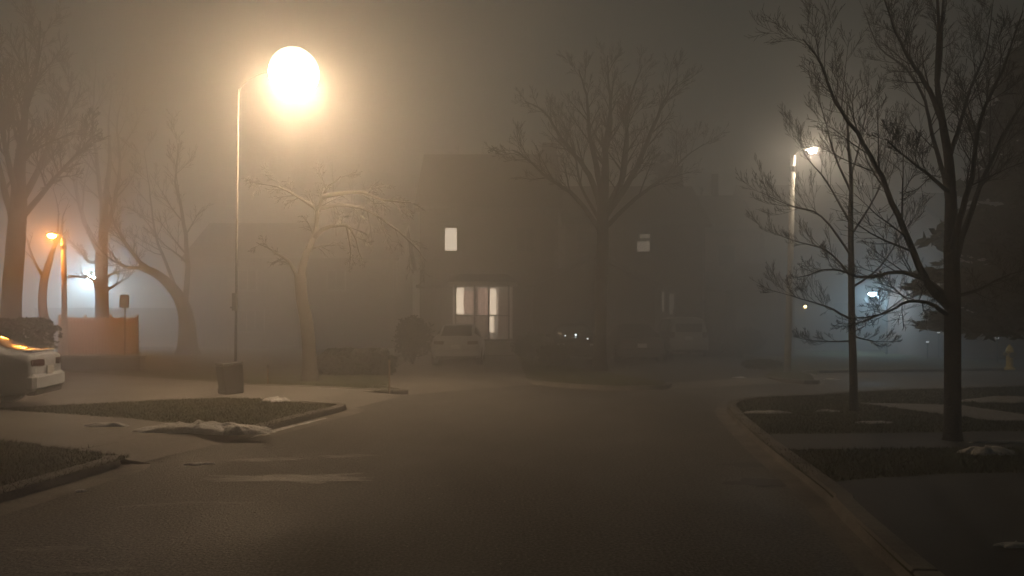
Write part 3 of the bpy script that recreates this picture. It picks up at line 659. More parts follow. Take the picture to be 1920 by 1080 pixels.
# ------------------------------------------------------------------ cars
def car(x, y, rz, label, paint, kind='sedan', front=False, glints=None, name='parked_car', light_m=None):
    """+X is the nose of the car"""
    root = empty(name, (x, y, GZ+.004), rz, label, 'car', 'cars parked on the driveways')
    if kind == 'sedan':     # x, half width, z low, belt z, top z, half top width
        S = [(-2.3, .70, .38, .86, .92, .58), (-2.2, .82, .27, .92, .98, .66), (-1.8, .87, .24, .95, 1.06, .62), (-1.2, .89, .23, .95, 1.3, .58), (-.5, .9, .22, .94, 1.43, .58), (.2, .9, .22, .92, 1.43, .58),
             (.75, .9, .22, .92, 1.27, .6), (1.25, .89, .23, .92, .99, .68), (1.8, .87, .24, .84, .89, .66), (2.15, .8, .27, .74, .79, .6), (2.3, .66, .36, .62, .66, .5)]; sw = (-1.55, .95); wr = .33
    else:
        S = [(-2.25, .74, .45, 1.0, 1.5, .6), (-2.17, .86, .33, 1.05, 1.62, .64), (-1.7, .92, .3, 1.06, 1.72, .66), (-.9, .93, .3, 1.06, 1.75, .67), (0, .93, .3, 1.05, 1.74, .67),
             (.5, .93, .3, 1.04, 1.62, .67), (1.05, .93, .3, 1.04, 1.15, .74), (1.7, .9, .3, .98, 1.05, .72), (2.1, .85, .34, .88, .94, .68), (2.25, .72, .42, .74, .8, .58)]; sw = (-1.9, .8); wr = .37
    def st(u):
        i = min(int(u), len(S)-2); t = u-i
        P = [S[max(i-1, 0)], S[i], S[i+1], S[min(i+2, len(S)-1)]]
        return [.5*(2*P[1][k]+(P[2][k]-P[0][k])*t+(2*P[0][k]-5*P[1][k]+4*P[2][k]-P[3][k])*t*t+(3*P[1][k]-P[0][k]-3*P[2][k]+P[3][k])*t**3) for k in range(6)]
    def sect(s):
        X, w, zl, zb, zt, wt = s
        return [(0, zl), (w*.8, zl), (w*.96, zl+.05), (w, zl+(zb-zl)*.45), (w*.985, zl+(zb-zl)*.8), (w*.95, zb), (wt+(w*.95-wt)*.5, zb+(zt-zb)*.5), (wt*1.0, zt-.05*min(1, (zt-zb)*4)), (wt*.8, zt), (0, zt+.015)]
    def surf(u, v, off=0.0):
        def raw(u, v):
            s = st(u); c = sect(s); i = min(int(abs(v)), len(c)-2); t = abs(v)-i
            a, b_ = c[i], c[i+1]; sg = 1 if v >= 0 else -1
            return Vector((s[0], sg*(a[0]+(b_[0]-a[0])*t), a[1]+(b_[1]-a[1])*t))
        p = raw(u, v)
        if off:
            cc = Vector((p.x*.8, 0, .75)); e = .01
            du = raw(min(u+e, len(S)-1.001), v)-raw(max(u-e, 0), v); dv = raw(u, v+e)-raw(u, v-e) if abs(v) > e else raw(u, v+e)-raw(u, v)
            n = du.cross(dv)
            n = n.normalized() if n.length > 1e-9 else (p-cc).normalized()
            if n.dot(p-cc) < 0: n = -n
            p = p+n*off
        return p
    NU = (len(S)-1)*4; mb = MB(); vs = []; fs = []
    V = [i for i in range(10)]+[-i for i in range(8, 0, -1)]
    for k in range(NU+1):
        for v in V: vs.append(surf(min(k/4, len(S)-1.0001), v))
    m = len(V)
    for k in range(NU):
        for i in range(m):
            j = (i+1) % m; fs.append((k*m+i, k*m+j, (k+1)*m+j, (k+1)*m+i))
    fs.append(tuple(range(m-1, -1, -1))); fs.append(tuple(range(NU*m, NU*m+m)))
    mb.add(vs, fs); mb.build('body', paint, root, smooth=True)
    def uof(X): return min(max(next((i+(X-S[i][0])/(S[i+1][0]-S[i][0]) for i in range(len(S)-1) if S[i][0] <= X <= S[i+1][0]), 0), 0), len(S)-1.01)
    def patch(nm, u0, u1, v0, v1, mm, off=.008, nu=8, nv=4, par=root):
        b = MB(); g = [surf(u0+(u1-u0)*i/nu, v0+(v1-v0)*j/nv, off) for i in range(nu+1) for j in range(nv+1)]
        b.add(g, [(i*(nv+1)+j, i*(nv+1)+j+1, (i+1)*(nv+1)+j+1, (i+1)*(nv+1)+j) for i in range(nu) for j in range(nv)])
        return b.build(nm, mm, par, smooth=True)
    for sg in (1, -1):
        mid = (sw[0]+sw[1])/2
        patch('side_window', uof(sw[0]), uof(mid-.04), sg*5.15, sg*6.85, M['glass']); patch('side_window', uof(mid+.04), uof(sw[1]), sg*5.15, sg*6.85, M['glass'])
    if kind == 'sedan':
        patch('windscreen', uof(.42), uof(1.22), -8.4, 8.4, M['glass']) if False else None
        for nm, a, c in (('windscreen', .38, 1.2), ('rear_window', -1.95, -.85)):
            b = MB(); nu, nv = 8, 8; g = []
            for i in range(nu+1):
                s = st(uof(a+(c-a)*i/nu))
                for j in range(nv+1): q = (j/nv-.5)*2; g.append((s[0], q*s[5]*.86, s[4]+.022-.012*q*q))
            b.add(g, [(i*(nv+1)+j, i*(nv+1)+j+1, (i+1)*(nv+1)+j+1, (i+1)*(nv+1)+j) for i in range(nu) for j in range(nv)]); b.build(nm, M['glass'], root, smooth=True)
        b = MB(); b.box((-2.16, 0, 1.0), (.16, 1.24, .035), bev=.012); b.build('spoiler', paint, root)
    else:
        b = MB(); nu, nv = 8, 8; g = []
        for i in range(nu+1):
            s = st(uof(.42+.58*i/nu))
            for j in range(nv+1): q = (j/nv-.5)*2; g.append((s[0], q*s[5]*.86, s[4]+.022-.012*q*q))
        b.add(g, [(i*(nv+1)+j, i*(nv+1)+j+1, (i+1)*(nv+1)+j+1, (i+1)*(nv+1)+j) for i in range(nu) for j in range(nv)]); b.build('windscreen', M['glass'], root, smooth=True)
        b = MB(); b.box((-2.27, 0, 1.28), (.03, 1.12, .36), bev=.012); b.build('rear_window', M['glass'], root)
        b = MB(); b.box((-2.2, 0, 1.58), (.2, 1.2, .04), bev=.015); b.build('spoiler', paint, root)
    zl = .8 if kind == 'sedan' else .98
    for sg in (1, -1):
        b = MB(); b.box((-2.27, sg*(.58 if kind == 'sedan' else .68), zl), (.13, .36 if kind == 'sedan' else .2, .12 if kind == 'sedan' else .24), rz=-sg*.25, bev=.02); b.build('tail_light', M['red_lens'], root)
        b = MB(); b.box((2.2, sg*.6, .66 if kind == 'sedan' else .8), (.14, .32, .13), rz=sg*.25, bev=.02); b.build('headlight', M['clear_lens'], root)
        b = MB(); b.box((.82, sg*1.0, 1.0 if kind == 'sedan' else 1.12), (.16, .2, .13), bev=.03); b.build('mirror', paint, root)
    b = MB(); b.box((-2.25, 0, .46), (.2, 1.64, .3), bev=.06); b.build('rear_bumper', paint, root)
    b = MB(); b.box((-2.24, 0, .29), (.16, 1.4, .1), bev=.02); b.build('lower_valance', M['black'], root)
    b = MB(); b.box((2.26, 0, .45), (.12, 1.4, .26), bev=.04); b.build('front_bumper', paint, root)
    b = MB(); b.box((2.31, 0, .6), (.04, .8, .1), bev=.01); b.build('grille', M['black'], root)
    zp = .66 if kind == 'sedan' else .84
    b = MB(); b.box((-2.33 if kind == 'sedan' else -2.3, 0, zp), (.02, .34, .15), bev=.005); b.build('number_plate', M['plate'], root)
    for X in (-1.4, 1.4):
        for sg in (1, -1):
            w = .79 if kind == 'sedan' else .83
            b = MB(); b.lathe([(wr*.6, -.1), (wr*.93, -.1), (wr, -.07), (wr, .07), (wr*.93, .105), (wr*.6, .1)], (X, sg*w, wr), 22, 'Y')
            wv = b.build('wheel', M['rubber'], root)
            b = MB(); b.lathe([(wr*.62, -.11), (wr*.6, .09), (wr*.5, .095)], (X, sg*w, wr), 16, 'Y')
            for k in range(5):
                a = k*1.2566; b.box((X+math.cos(a)*wr*.3, sg*(w+.1), wr+math.sin(a)*wr*.3), (.06, .02, .06))
            b.build('rim', M['rim'], wv)
    if glints:
        for (lx, ly, lz) in glints: sphere_part('painted_glint', (lx, ly, lz), .032, M['spark'], root, 1, 8, 6)  # glowing beads stand in for reflections on the car
    return root
hd = math.atan2(-.23, -.97)
car(-10.6, 13.9, hd, 'white fastback car cut off by the left edge, in front of the hedge', M['white_paint'])
car(-1.95, 30.0, R(90), 'silver-grey car on the driveway below the lit bay window', M['silver_paint'], 'sedan')
car(2.4, 31.6, R(-90), 'black car with three small glints of reflected light left of the centre tree trunk', M['black_paint'], 'sedan', glints=[(1.22, -.38, .985), (1.2, .02, 1.03), (1.78, .42, .88)])
car(4.75, 31.5, R(90), 'dark car showing a pale number plate right of the centre tree trunk', M['grey_paint'], 'sedan')
car(7.5, 36.2, R(90), 'pale SUV parked tail out, right of the dark car', M['pale_paint'], 'suv')

# ------------------------------------------------------------------ small street things
bx, by = gp(437, 736)
root = empty('refuse_bin', (bx+.1, by-.35, GZ), R(38), 'dark square refuse bin leaning beside the slim lamp post', 'bin'); root.rotation_euler = (R(-3), R(-5), R(38))
b = MB(); b.box((0, 0, .31), (.4, .4, .62), taper=1.12, bev=.025); b.build('body', M['bin'], root)
b = MB(); b.box((0, 0, .645), (.47, .47, .05), bev=.02); b.build('lid', M['bin'], root)
b = MB(); b.tube([(-.16, .25, .56), (.16, .25, .56)], .018, 8); b.build('handle', M['bin'], root)
for s in (-1, 1):
    b = MB(); b.lathe([(.05, -.03), (.08, -.03), (.08, .03), (.05, .03)], (s*.17, .2, .075), 14, 'X'); b.build('wheel', M['rubber'], root)
def stake(px, py, d, h, label, m, r=.022):
    x = (px-CX)/F*d; root = empty('marker_stake', (x, d, GZ), 0, label, 'stake')
    b = MB(); b.tube([(0, 0, -.05), (.0, 0, h-.06)], r, 7); b.build('post', M[m], root)
    b = MB(); b.lathe([(r*1.1, h-.08), (r*1.7, h-.05), (r*1.5, h), (r*.5, h+.02)], n=8); b.build('cap', M['trim'], root)
stake(730, 740, 17.4, .78, 'thin pale marker stake at the verge corner right of the crooked tree', 'wood_pole')
stake(502, 725, 19.6, .45, 'short reddish stake on the verge left of the crooked tree', 'fence', .018)
# hydrant
hx, hy = gp(1893, 691)
root = empty('fire_hydrant', (hx, hy, GZ), 0, 'yellow fire hydrant on the verge at the right edge', 'fire hydrant')
k = .98
b = MB(); b.lathe([(.16*k, -.05), (.16*k, .03), (.115*k, .04), (.11*k, .1), (.105*k, .55*k), (.13*k, .56*k), (.13*k, .6*k), (.115*k, .61*k), (.1*k, .69*k), (.05*k, .75*k), (.03*k, .76*k), (.03*k, .8*k)], n=18); b.build('barrel', M['hydrant'], root, smooth=True)
for s in (-1, 1):
    b = MB(); b.lathe([(.05, s*.09), (.05, s*.15), (.065, s*.155), (.065, s*.19), (.02, s*.2), (.02, s*.225)], (0, 0, .47), 12, 'X'); b.build('side_outlet', M['hyd_cap'], root)
b = MB(); b.lathe([(.075, -.09), (.075, -.15), (.09, -.155), (.09, -.19), (.025, -.2), (.025, -.23)], (-.03, 0, .44), 14, 'Y'); b.build('front_outlet', M['hyd_cap'], root)
# sign
d = 32.5; x = (234-CX)/F*d
root = empty('road_sign', (x, d, GZ), R(4), 'dark back of a small rounded sign on a post before the fence', 'sign')
zc = at(234, 565, d).z-GZ
b = MB(); b.tube([(0, 0, -.05), (0, 0, zc+.28)], .03, 8); b.build('post', M['dark_metal'], root)
b = MB(); b.box((0, -.045, zc), (.37, .02, .54), bev=.009); b.build('panel', M['dark_metal'], root)
# small path lights right
for px, py, d, lab in ((1760, 622, 34, 'small pale light on a low post just left of the big tree trunk'), (1739, 640, 33, 'dimmer small light low on the lawn left of the big tree trunk'), (1870, 632, 30.5, 'small pale light on a short post left of the hydrant')):
    p = at(px, py, d); root = empty('path_light', (p.x, d, GZ), 0, lab, 'path light', 'small lights on the far right lawn'); h = max(p.z-GZ, .2)
    b = MB(); b.tube([(0, 0, -.05), (0, 0, h-.05)], .025, 7); b.build('post', M['dark_metal'], root)
    b = MB(); b.lathe([(.03, h-.06), (.065, h-.05), (.065, h-.02), (.05, h)], n=10); b.build('lens', M['pathlamp'], root)
    b = MB(); b.lathe([(.09, h+.003), (.085, h+.02), (.02, h+.05)], n=10); b.build('cap', M['dark_metal'], root)

# fence lit by the sodium lamp
d = 38.2; x0, x1 = (110-CX)/F*d, (256-CX)/F*d
root = empty('board_fence', ((x0+x1)/2, d, GZ), 0, 'board fence glowing orange beside the short street lamp', 'fence'); L = x1-x0
b = MB(); n = int(L/.15); r_ = random.Random(5)
for i in range(n): b.box((-L/2+(i+.5)*L/n, 0, .88), (L/n-.012, .022, 1.72+r_.uniform(-.02, .02)))
b.build('boards', M['fence'], root)
for i in range(4):
    b = MB(); b.box((-L/2+i*L/3, .07, .92), (.1, .1, 1.94), bev=.01); b.build('post', M['fence'], root)
for z in (.35, 1.4):
    b = MB(); b.box((0, .035, z), (L, .04, .09)); b.build('rail', M['fence'], root)
# long wall in front of the cool lamp
root = empty('boundary_wall', (-24.5, 50, GZ), 0, 'long grey boundary wall with a straight top under the cool glow', 'wall')
b = MB(); b.box((0, 0, 1.15), (10.5, .25, 2.36)); b.build('wall', M['wall_conc'], root)
b = MB(); b.box((0, 0, 2.375), (10.6, .34, .09), bev=.02); b.build('coping', M['wall_conc'], root)
# low wall left
root = empty('garden_wall', (-12.9, 25.2, GZ), R(-3), 'low dark garden wall right of the white car', 'wall')
b = MB(); b.box((0, 0, .19), (2.6, .3, .42), bev=.015); b.build('wall', M['brick_brown'], root)
b = MB(); b.box((0, 0, .43), (2.68, .38, .06), bev=.015); b.build('coping', M['wall_conc'], root)

# ------------------------------------------------------------------ houses
def window(root, x, z, w, h, y, pane, sill=True, bars=(1, 1), frame='trim'):
    b = MB(); t = .07
    b.box((x, y-.03, z+h/2+t/2), (w+2*t, .1, t)); b.box((x, y-.03, z-h/2-t/2), (w+2*t, .1, t))
    b.box((x-w/2-t/2, y-.03, z), (t, .1, h)); b.box((x+w/2+t/2, y-.03, z), (t, .1, h))
    for i in range(1, bars[0]): b.box((x-w/2+w*i/bars[0], y-.03, z), (.04, .06, h))
    for i in range(1, bars[1]): b.box((x, y-.027, z-h/2+h*i/bars[1]), (w, .06, .04))
    f = b.build('window', M[frame], root)
    b = MB(); b.box((x, y-.005, z), (w, .02, h)); b.build('pane', pane if not isinstance(pane, str) else M[pane], f)
    if sill:
        b = MB(); b.box((x, y-.08, z-h/2-t-.03), (w+.3, .2, .06)); b.build('sill', M[frame], f)
    return f
def house(x0, x1, y0, dep, eave, ridge, label, wallm, roofm, axis='x', wins=(), door=None, over=.4, garage=None, chim=None, cat='house'):
    """front wall faces -Y at y0; axis = direction of the ridge"""
    cx = (x0+x1)/2; w = x1-x0; root = empty('house', (cx, y0, GZ), 0, label, cat, 'houses along the street end')
    b = MB(); X = w/2; D = dep
    if axis == 'x':
        vs = [(-X, 0, -.1), (X, 0, -.1), (X, D, -.1), (-X, D, -.1), (-X, 0, eave), (X, 0, eave), (X, D, eave), (-X, D, eave), (-X, D/2, ridge), (X, D/2, ridge)]
        fs = [(0, 1, 5, 4), (2, 3, 7, 6), (1, 2, 6, 9, 5), (3, 0, 4, 8, 7)]
    else:
        vs = [(-X, 0, -.1), (X, 0, -.1), (X, D, -.1), (-X, D, -.1), (-X, 0, eave), (X, 0, eave), (X, D, eave), (-X, D, eave), (0, 0, ridge), (0, D, ridge)]
        fs = [(0, 1, 5, 8, 4), (2, 3, 7, 9, 6), (1, 2, 6, 5), (3, 0, 4, 7)]
    b.add(vs, fs); b.build('wall', M[wallm], root)
    b = MB(); t = .16; o = over
    if axis == 'x':
        sl = (ridge-eave)/(D/2); e = eave-o*sl
        prof = [(-o, e+.03), (D/2, ridge+.03), (D+o, e+.03), (D+o, e+.03+t), (D/2, ridge+.03+t*1.3), (-o, e+.03+t)]
        P = [[(sx*(X+o*.6), q[0], q[1]) for q in prof] for sx in (-1, 1)]
    else:
        sl = (ridge-eave)/X; e = eave-o*sl
        prof = [(-X-o, e+.03), (0, ridge+.03), (X+o, e+.03), (X+o, e+.03+t), (0, ridge+.03+t*1.3), (-X-o, e+.03+t)]
        P = [[(q[0], yy, q[1]) for q in prof] for yy in (-o, D+o)]
    n = 6; b.add(P[0]+P[1], [(0, 1, 4, 5), (1, 2, 3, 4), (11, 10, 7, 6), (10, 9, 8, 7)]+[(i, n+i, n+(i+1) % n, (i+1) % n) for i in range(n)])
    rf = b.build('roof', M[roofm], root)
    if axis == 'x':
        b = MB(); b.box((0, -o-.06, e+.1), (w+o, .11, .12)); b.build('gutter', M['dark_trim'], root)
        b = MB(); b.tube([(X-.15, -.06, e+.1), (X-.15, -.06, .05)], .04, 6); b.build('downpipe', M['dark_trim'], root)
    if chim:
        b = MB(); b.box((chim[0], chim[1], chim[2]/2+ridge*.5-.5), (chim[3], chim[3]*1.2, chim[2]-ridge+1.0+0*ridge)) if False else b.box((chim[0], chim[1], (chim[2]+eave)/2), (chim[3], chim[3]*1.2, chim[2]-eave)); b.build('chimney', M['brick_brown'], rf)
    for wn in wins: window(root, *wn)
    if door:
        b = MB(); b.box((door[0], -.03, 1.1), (.95, .08, 2.1), bev=.01); dd = b.build('door', M['door'], root)
        b = MB(); b.sphere((door[0]+.36, -.1, 1.05), .035, 8, 6); b.build('handle', M['steel'], dd)
        b = MB(); b.box((door[0], -.5, .07), (1.5, 1.0, .2), bev=.02); b.build('step', M['concrete'], root)
    if garage:
        gx, gw, gh = garage; b = MB(); b.box((gx, -.03, gh/2), (gw, .06, gh))
        for r in range(4):
            for c in range(4): b.box((gx-gw/2+(c+.5)*gw/4, -.066, (r+.5)*gh/4), (gw/4-.12, .02, gh/4-.12))
        b.build('garage_door', M['trim'], root)
        b = MB(); b.box((gx-gw/2-.06, -.03, gh/2+.04), (.12, .1, gh+.1)); b.box((gx+gw/2+.06, -.03, gh/2+.04), (.12, .1, gh+.1)); b.box((gx, -.03, gh+.06), (gw, .1, .12)); b.build('garage_frame', M['dark_trim'], root)
    return root, cx
def lx(px, d, cx): return (px-CX)/F*d-cx
def lz(py, d): return CH+(HY-py)/F*d-GZ

# house A with the lit bay
d = 38.0; x0, x1 = (787-CX)/F*d, (1046-CX)/F*d; cx = (x0+x1)/2
hA, _ = house(x0, x1, d, 8, 7.0, 10.1, 'two-storey house with a lit bay window and one lit upper window', 'brick_brown', 'shingle',
  wins=[(lx(845.5, d, cx), lz(449, d), .56, 1.06, 0, 'blind', True, (1, 1), 'dark_trim'), (lx(985, d, cx), lz(449, d), .8, 1.1, 0, 'glass', True, (2, 2), 'dark_trim')], door=(lx(806, d, cx), ), chim=(lx(1030, 42, cx), 4.2, 10.9, .75))
# bay
bz0, bz1 = lz(636, d), lz(538, d); bc = lx(905, d, cx); bw = 1.42; bd = .75
b = MB(); b.prism([(bc-bw-.25, .02), (bc+bw+.25, .02), (bc+bw-.15, -bd), (bc-bw+.15, -bd)], -.05, bz0-.1); bay = b.build('bay_window', M['siding'], hA)
b = MB(); b.prism([(bc-bw-.25, .02), (bc+bw+.25, .02), (bc+bw-.15, -bd), (bc-bw+.15, -bd)], bz1+.02, bz1+.22); b.build('head_panel', M['siding'], bay)
b = MB(); pl = [(bc-bw-.4, .0), (bc+bw+.4, .0), (bc+bw, -bd-.15), (bc-bw, -bd-.15)]
b.add([(x, y, bz1+.223) for x, y in pl]+[(bc-bw*.8, 0, bz1+.62), (bc+bw*.8, 0, bz1+.62)], [(3, 2, 1, 0), (3, 2, 5, 4), (2, 1, 5), (0, 3, 4), (0, 4, 5, 1)]); b.build('bay_roof', M['shingle_pale'], bay)
xl, xr = bc-bw+.15, bc+bw-.15; hz = (bz0+bz1)/2; hh = bz1-bz0
b = MB()
for x in (xl+.03, xl+(xr-xl)*.36, xl+(xr-xl)*.62, xr-.03): b.box((x, -bd+.05, hz), (.08, .1, hh+.12))
b.box(((xl+xr)/2, -bd+.046, bz0-.03), (xr-xl, .1, .1)); b.box(((xl+xr)/2, -bd+.046, lz(592, d)), (xr-xl, .06, .05))
b.build('mullions', M['dark_trim'], bay)
b = MB(); yy = -bd+.5; b.box((lx(863, d, cx), yy, lz(565, d)), (.36, .03, 1.2)); b.box((lx(923, d, cx), yy, lz(566, d)), (.36, .03, 1.2)); b.box((lx(921, d, cx), yy, lz(608, d)), (.24, .03, .72)); b.build('lit_interior', M['room'], bay)
def curtain(px0, px1, py0, py1, mm, yy):
    b = MB(); a, c = lx(px0, d, cx), lx(px1, d, cx); n = 24; vs = []; z0, z1 = lz(py1, d), lz(py0, d)
    for i in range(n+1):
        x = a+(c-a)*i/n; y = yy+.035*math.sin(i*1.9)
        vs += [(x, y, z0+.04*math.sin(i*.7)), (x, y, z1)]
    b.add(vs, [(2*i, 2*i+2, 2*i+3, 2*i+1) for i in range(n)]); b.build('curtain', mm, bay, smooth=True)
curtain(870, 890, 546, 588, M['curtain'], -bd+.34); curtain(897, 919, 541, 590, M['curtain'], -bd+.34)
curtain(935, 958, 545, 632, M['curtain_dim'], -bd+.34); curtain(851, 915, 592, 632, M['curtain_dim'], -bd+.38); curtain(889, 897, 545, 590, M['curtain_dim'], -bd+.42)
b = MB(); b.box((lx(905, d, cx), -bd+.7, hz), (2*bw, .02, hh)); b.build('room_back', M['dim_pane2'], bay)
b = MB(); b.tube([(lx(826, d, cx), -1.2, -.05), (lx(826, d, cx), -1.2, lz(545, d))], .06, 8); b.build('porch_post', M['trim'], hA)
b = MB(); b.box((lx(812, d, cx), -.65, lz(542, d)+.08), (1.3, 1.45, .14), bev=.03); b.build('porch_roof', M['shingle'], hA)

# house B in the middle
d = 39.0; x0, x1 = (1062-CX)/F*d, (1322-CX)/F*d; cx = (x0+x1)/2
hB, _ = house(x0, x1, d, 8, 6.3, 8.6, 'dark two-storey house behind the centre tree with a projecting garage', 'brick_brown', 'shingle',
  wins=[(lx(1206, d, cx), lz(462, d), .62, .52, 0, 'dim_pane', False, (1, 1), 'dark_trim'), (lx(1209, d, cx), lz(443, d), .5, .2, 0, 'dim_pane', False, (1, 1), 'dark_trim'), (lx(1243, d, cx), lz(566, d), .1, .95, 0, 'dim_pane', False), (lx(1259, d, cx), lz(570, d), .24, 1.0, 0, 'dim_pane2', False),
        (lx(1100, d, cx), lz(455, d), .9, 1.1, 0, 'glass', True, (2, 2), 'dark_trim')], chim=(lx(1297, d, cx), 4.4, 9.9, .8), door=(lx(1280, d, cx), ))
d = 35.2; gx0, gx1 = (1000-CX)/F*d, (1228-CX)/F*d; gc = (gx0+gx1)/2-cx; gw = (gx1-gx0)/2
b = MB(); y0 = d-39.0
b.add([(gc-gw, y0, -.1), (gc+gw, y0, -.1), (gc+gw, -.003, -.1), (gc-gw, -.003, -.1), (gc-gw, y0, 3.1), (gc+gw, y0, 3.1), (gc+gw, -.003, 3.1), (gc-gw, -.003, 3.1), (gc, y0, 4.35), (gc, -.003, 4.35)],
      [(0, 1, 5, 8, 4), (1, 2, 6, 5), (3, 0, 4, 7)]); ga = b.build('garage', M['brick_brown'], hB)
b = MB(); pr = [(gc-gw-.35, 2.98), (gc, 4.42), (gc+gw+.35, 2.98), (gc+gw+.35, 3.13), (gc, 4.62), (gc-gw-.35, 3.13)]
b.add([(a, y0-.3, c) for a, c in pr]+[(a, -.01, c) for a, c in pr], [(0, 1, 4, 5), (1, 2, 3, 4)]+[(i, 6+i, 6+(i+1) % 6, (i+1) % 6) for i in range(6)]); b.build('garage_roof', M['shingle_pale'], ga)
for s in (-1, 1):
    b = MB(); b.box((gc+s*gw*.48, y0-.03, 1.1), (gw*.82, .06, 2.2))
    for r in range(4):
        for c in range(3): b.box((gc+s*gw*.48-gw*.41+(c+.5)*gw*.82/3, y0-.066, (r+.5)*.55), (gw*.24, .02, .42))
    b.build('garage_door', M['dark_trim'], ga)
# house C with the thin chimney
d = 44.0; house((1300-CX)/F*d, (1424-CX)/F*d, d, 8, 6.6, 8.9, 'small dark house behind, carrying a thin tall chimney', 'brick_red', 'shingle', chim=(lx(1375, d, ((1300+1424)/2-CX)/F*d), 4, 10.4, .32),
  wins=[(0, 5.2, .9, 1.1, 0, 'glass')])
# house E right with cool wall light
d = 44.0; x0, x1 = (1432-CX)/F*d, (1700-CX)/F*d; cx = (x0+x1)/2
hE, _ = house(x0, x1, d, 9, 6.6, 9.6, 'house behind the concrete lamp post with a small yellow porch light', 'brick_tan', 'shingle',
  wins=[(lx(1560, d, cx), lz(455, d), 1.0, 1.2, 0, 'glass', True, (2, 2)), (lx(1660, d, cx), lz(455, d), 1.0, 1.2, 0, 'glass', True, (2, 2)), (lx(1590, d, cx), lz(590, d), 1.6, 1.3, 0, 'glass', True, (3, 2))], door=(lx(1525, d, cx), ))
gx0, gx1 = (1362-CX)/F*36, (1490-CX)/F*36; gc = (gx0+gx1)/2-cx; gw = (gx1-gx0)/2; y0 = 36-44.0
b = MB()
b.add([(gc-gw, y0, -.1), (gc+gw, y0, -.1), (gc+gw, -.003, -.1), (gc-gw, -.003, -.1), (gc-gw, y0, 3.0), (gc+gw, y0, 3.0), (gc+gw, -.003, 3.0), (gc-gw, -.003, 3.0)], [(0, 1, 5, 4), (1, 2, 6, 5), (3, 0, 4, 7), (2, 3, 7, 6)]); ga = b.build('garage', M['brick_tan'], hE)
b = MB(); b.add([(gc-gw-.35, y0-.35, 2.95), (gc+gw+.35, y0-.35, 2.95), (gc+gw+.35, -.01, 2.95), (gc-gw-.35, -.01, 2.95), (gc-gw*.35, y0+1.6, 4.3), (gc+gw*.35, y0+1.6, 4.3), (gc+gw*.35, -.01, 4.3), (gc-gw*.35, -.01, 4.3)],
  [(3, 2, 1, 0), (0, 1, 5, 4), (1, 2, 6, 5), (3, 0, 4, 7), (4, 5, 6, 7), (2, 3, 7, 6)]); b.build('garage_roof', M['shingle_pale'], ga)
b = MB(); b.box((gc, y0-.03, 1.1), (gw*1.5, .06, 2.2))
for r in range(4): b.box((gc, y0-.066, (r+.5)*.55), (gw*1.44, .02, .48))
b.build('garage_door', M['trim'], ga)
def wall_light(root, px, py, d, cx, yl, m, r):
    x, z = lx(px, d, cx), lz(py, d)
    b = MB(); b.box((x, yl-.05, z+.1), (.14, .1, .2), bev=.01); b.tube([(x, yl-.08, z+.15), (x, yl-.25, z+.14)], .025, 6); o = b.build('wall_light', M['dark_metal'], root)
    b = MB(); b.sphere((x, yl-.25, z), r, 12, 8); b.build('lens', M[m], o, smooth=True)
wall_light(hE, 1508, 575, 43.8, cx, -.1, 'porch', .09)
post_lamp(38, 1662, 1662, 652, 556, (1637, 550), 'cool blue-white post lamp glaring between the slim tree and the big tree', M['dark_metal'], .06, .045, M['lamp_cool2'], .17, (.45, .26, .09), collar=False)
# house F far right
d = 33.0; house((1792-CX)/F*d, (2120-CX)/F*d, d, 6, 5.2, 7.1, 'unlit house at the right edge behind the hydrant', 'brick_red', 'shingle',
  wins=[(-1.5, 4.6, 1.0, 1.2, 0, 'glass', True, (2, 2)), (1.2, 4.6, 1.0, 1.2, 0, 'glass', True, (2, 2)), (-1.2, 1.6, 1.6, 1.3, 0, 'glass', True, (3, 2))], door=(1.4, ))
# house D left
d = 47.0; house((352-CX)/F*d, (742-CX)/F*d, d, 8, 5.3, 7.6, 'broad shadowed house in the glow behind the crooked tree', 'brick_brown', 'shingle', wins=[(-2.6, 4.0, 1.0, 1.1, 0, 'glass', True, (2, 2)), (2.6, 4.0, 1.0, 1.1, 0, 'glass', True, (2, 2)), (-2.4, 1.6, 1.5, 1.2, 0, 'glass', True, (3, 2))],
  door=(.1, ))

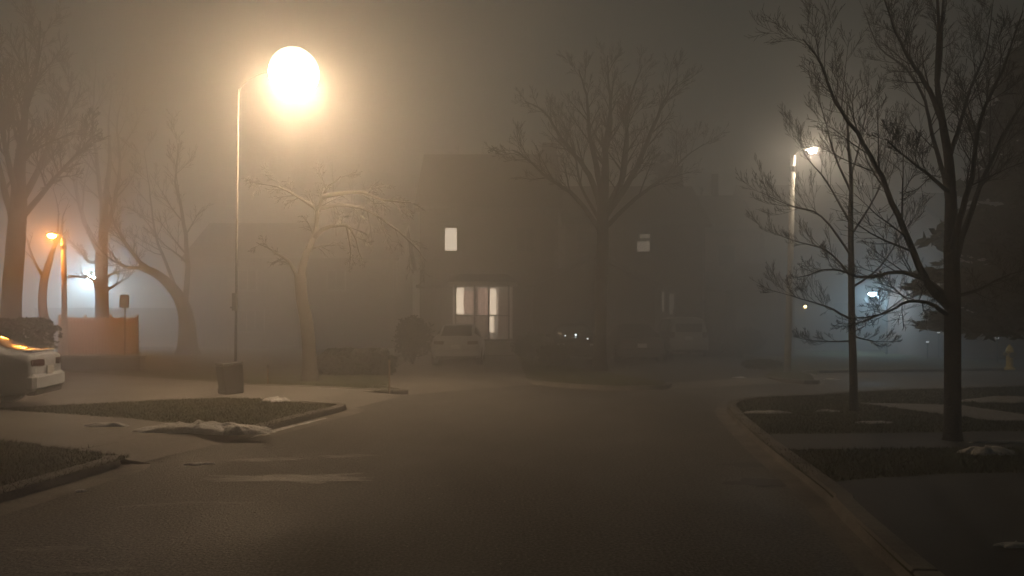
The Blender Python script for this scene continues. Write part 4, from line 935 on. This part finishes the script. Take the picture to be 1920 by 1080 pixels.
# ------------------------------------------------------------------ fog
b = MB(); b.box((0, 0, 8.2), (312, 312, 18.6))
hz = b.build('haze', []); hz.data.materials.clear()
hm = bpy.data.materials.new('fog'); hm.use_nodes = True; nt = hm.node_tree
for n in list(nt.nodes):
    if n.type != 'OUTPUT_MATERIAL': nt.nodes.remove(n)
pv = nt.nodes.new('ShaderNodeVolumePrincipled'); pv.inputs['Color'].default_value = (.9, .9, .9, 1)
DENS = .041
pv.inputs['Density'].default_value = DENS; pv.inputs['Anisotropy'].default_value = .6
nt.links.new(pv.outputs['Volume'], next(n for n in nt.nodes if n.type == 'OUTPUT_MATERIAL').inputs['Volume'])
hz.data.materials.append(hm); tag(hz, 'thin night fog hanging over the whole street', 'fog', kind='stuff')

# ------------------------------------------------------------------ night sky (town glow on low cloud)
w = bpy.data.worlds.new('World'); sc.world = w; w.use_nodes = True; nt = w.node_tree
bg = nt.nodes['Background']; sky = nt.nodes.new('ShaderNodeTexSky'); sky.sky_type = 'NISHITA'; sky.sun_disc = False
sky.sun_elevation = R(3); sky.sun_rotation = R(0)
bw = nt.nodes.new('ShaderNodeRGBToBW'); mx = nt.nodes.new('ShaderNodeVectorMath'); mx.operation = 'SCALE'; mx.inputs[0].default_value = (.9, 1.0, .88)
nt.links.new(sky.outputs['Color'], bw.inputs['Color']); nt.links.new(bw.outputs['Val'], mx.inputs['Scale']); nt.links.new(mx.outputs['Vector'], bg.inputs['Color'])
bg.inputs['Strength'].default_value = .028

# ------------------------------------------------------------------ camera, render
cd = bpy.data.cameras.new('camera'); cam = bpy.data.objects.new('camera', cd); col.objects.link(cam)
cam.location = (0, 0, CH); cam.rotation_euler = (R(90), 0, 0); cd.sensor_width = 36; cd.lens = F/1920*36
cd.shift_y = (HY-540)/1920; cd.clip_end = 1000; cd.clip_start = .05
sc.camera = cam
sc.render.engine = 'CYCLES'; c = sc.cycles
c.volume_bounces = 0; c.max_bounces = 5; c.diffuse_bounces = 2; c.glossy_bounces = 2; c.transmission_bounces = 2; c.transparent_max_bounces = 8
c.sample_clamp_indirect = 2.0; c.use_denoising = True; c.use_adaptive_sampling = True; c.adaptive_threshold = .02
c.caustics_reflective = False; c.caustics_refractive = False
sc.view_settings.view_transform = 'Standard'; sc.view_settings.look = 'None'; sc.view_settings.gamma = 1; sc.view_settings.exposure = -.14
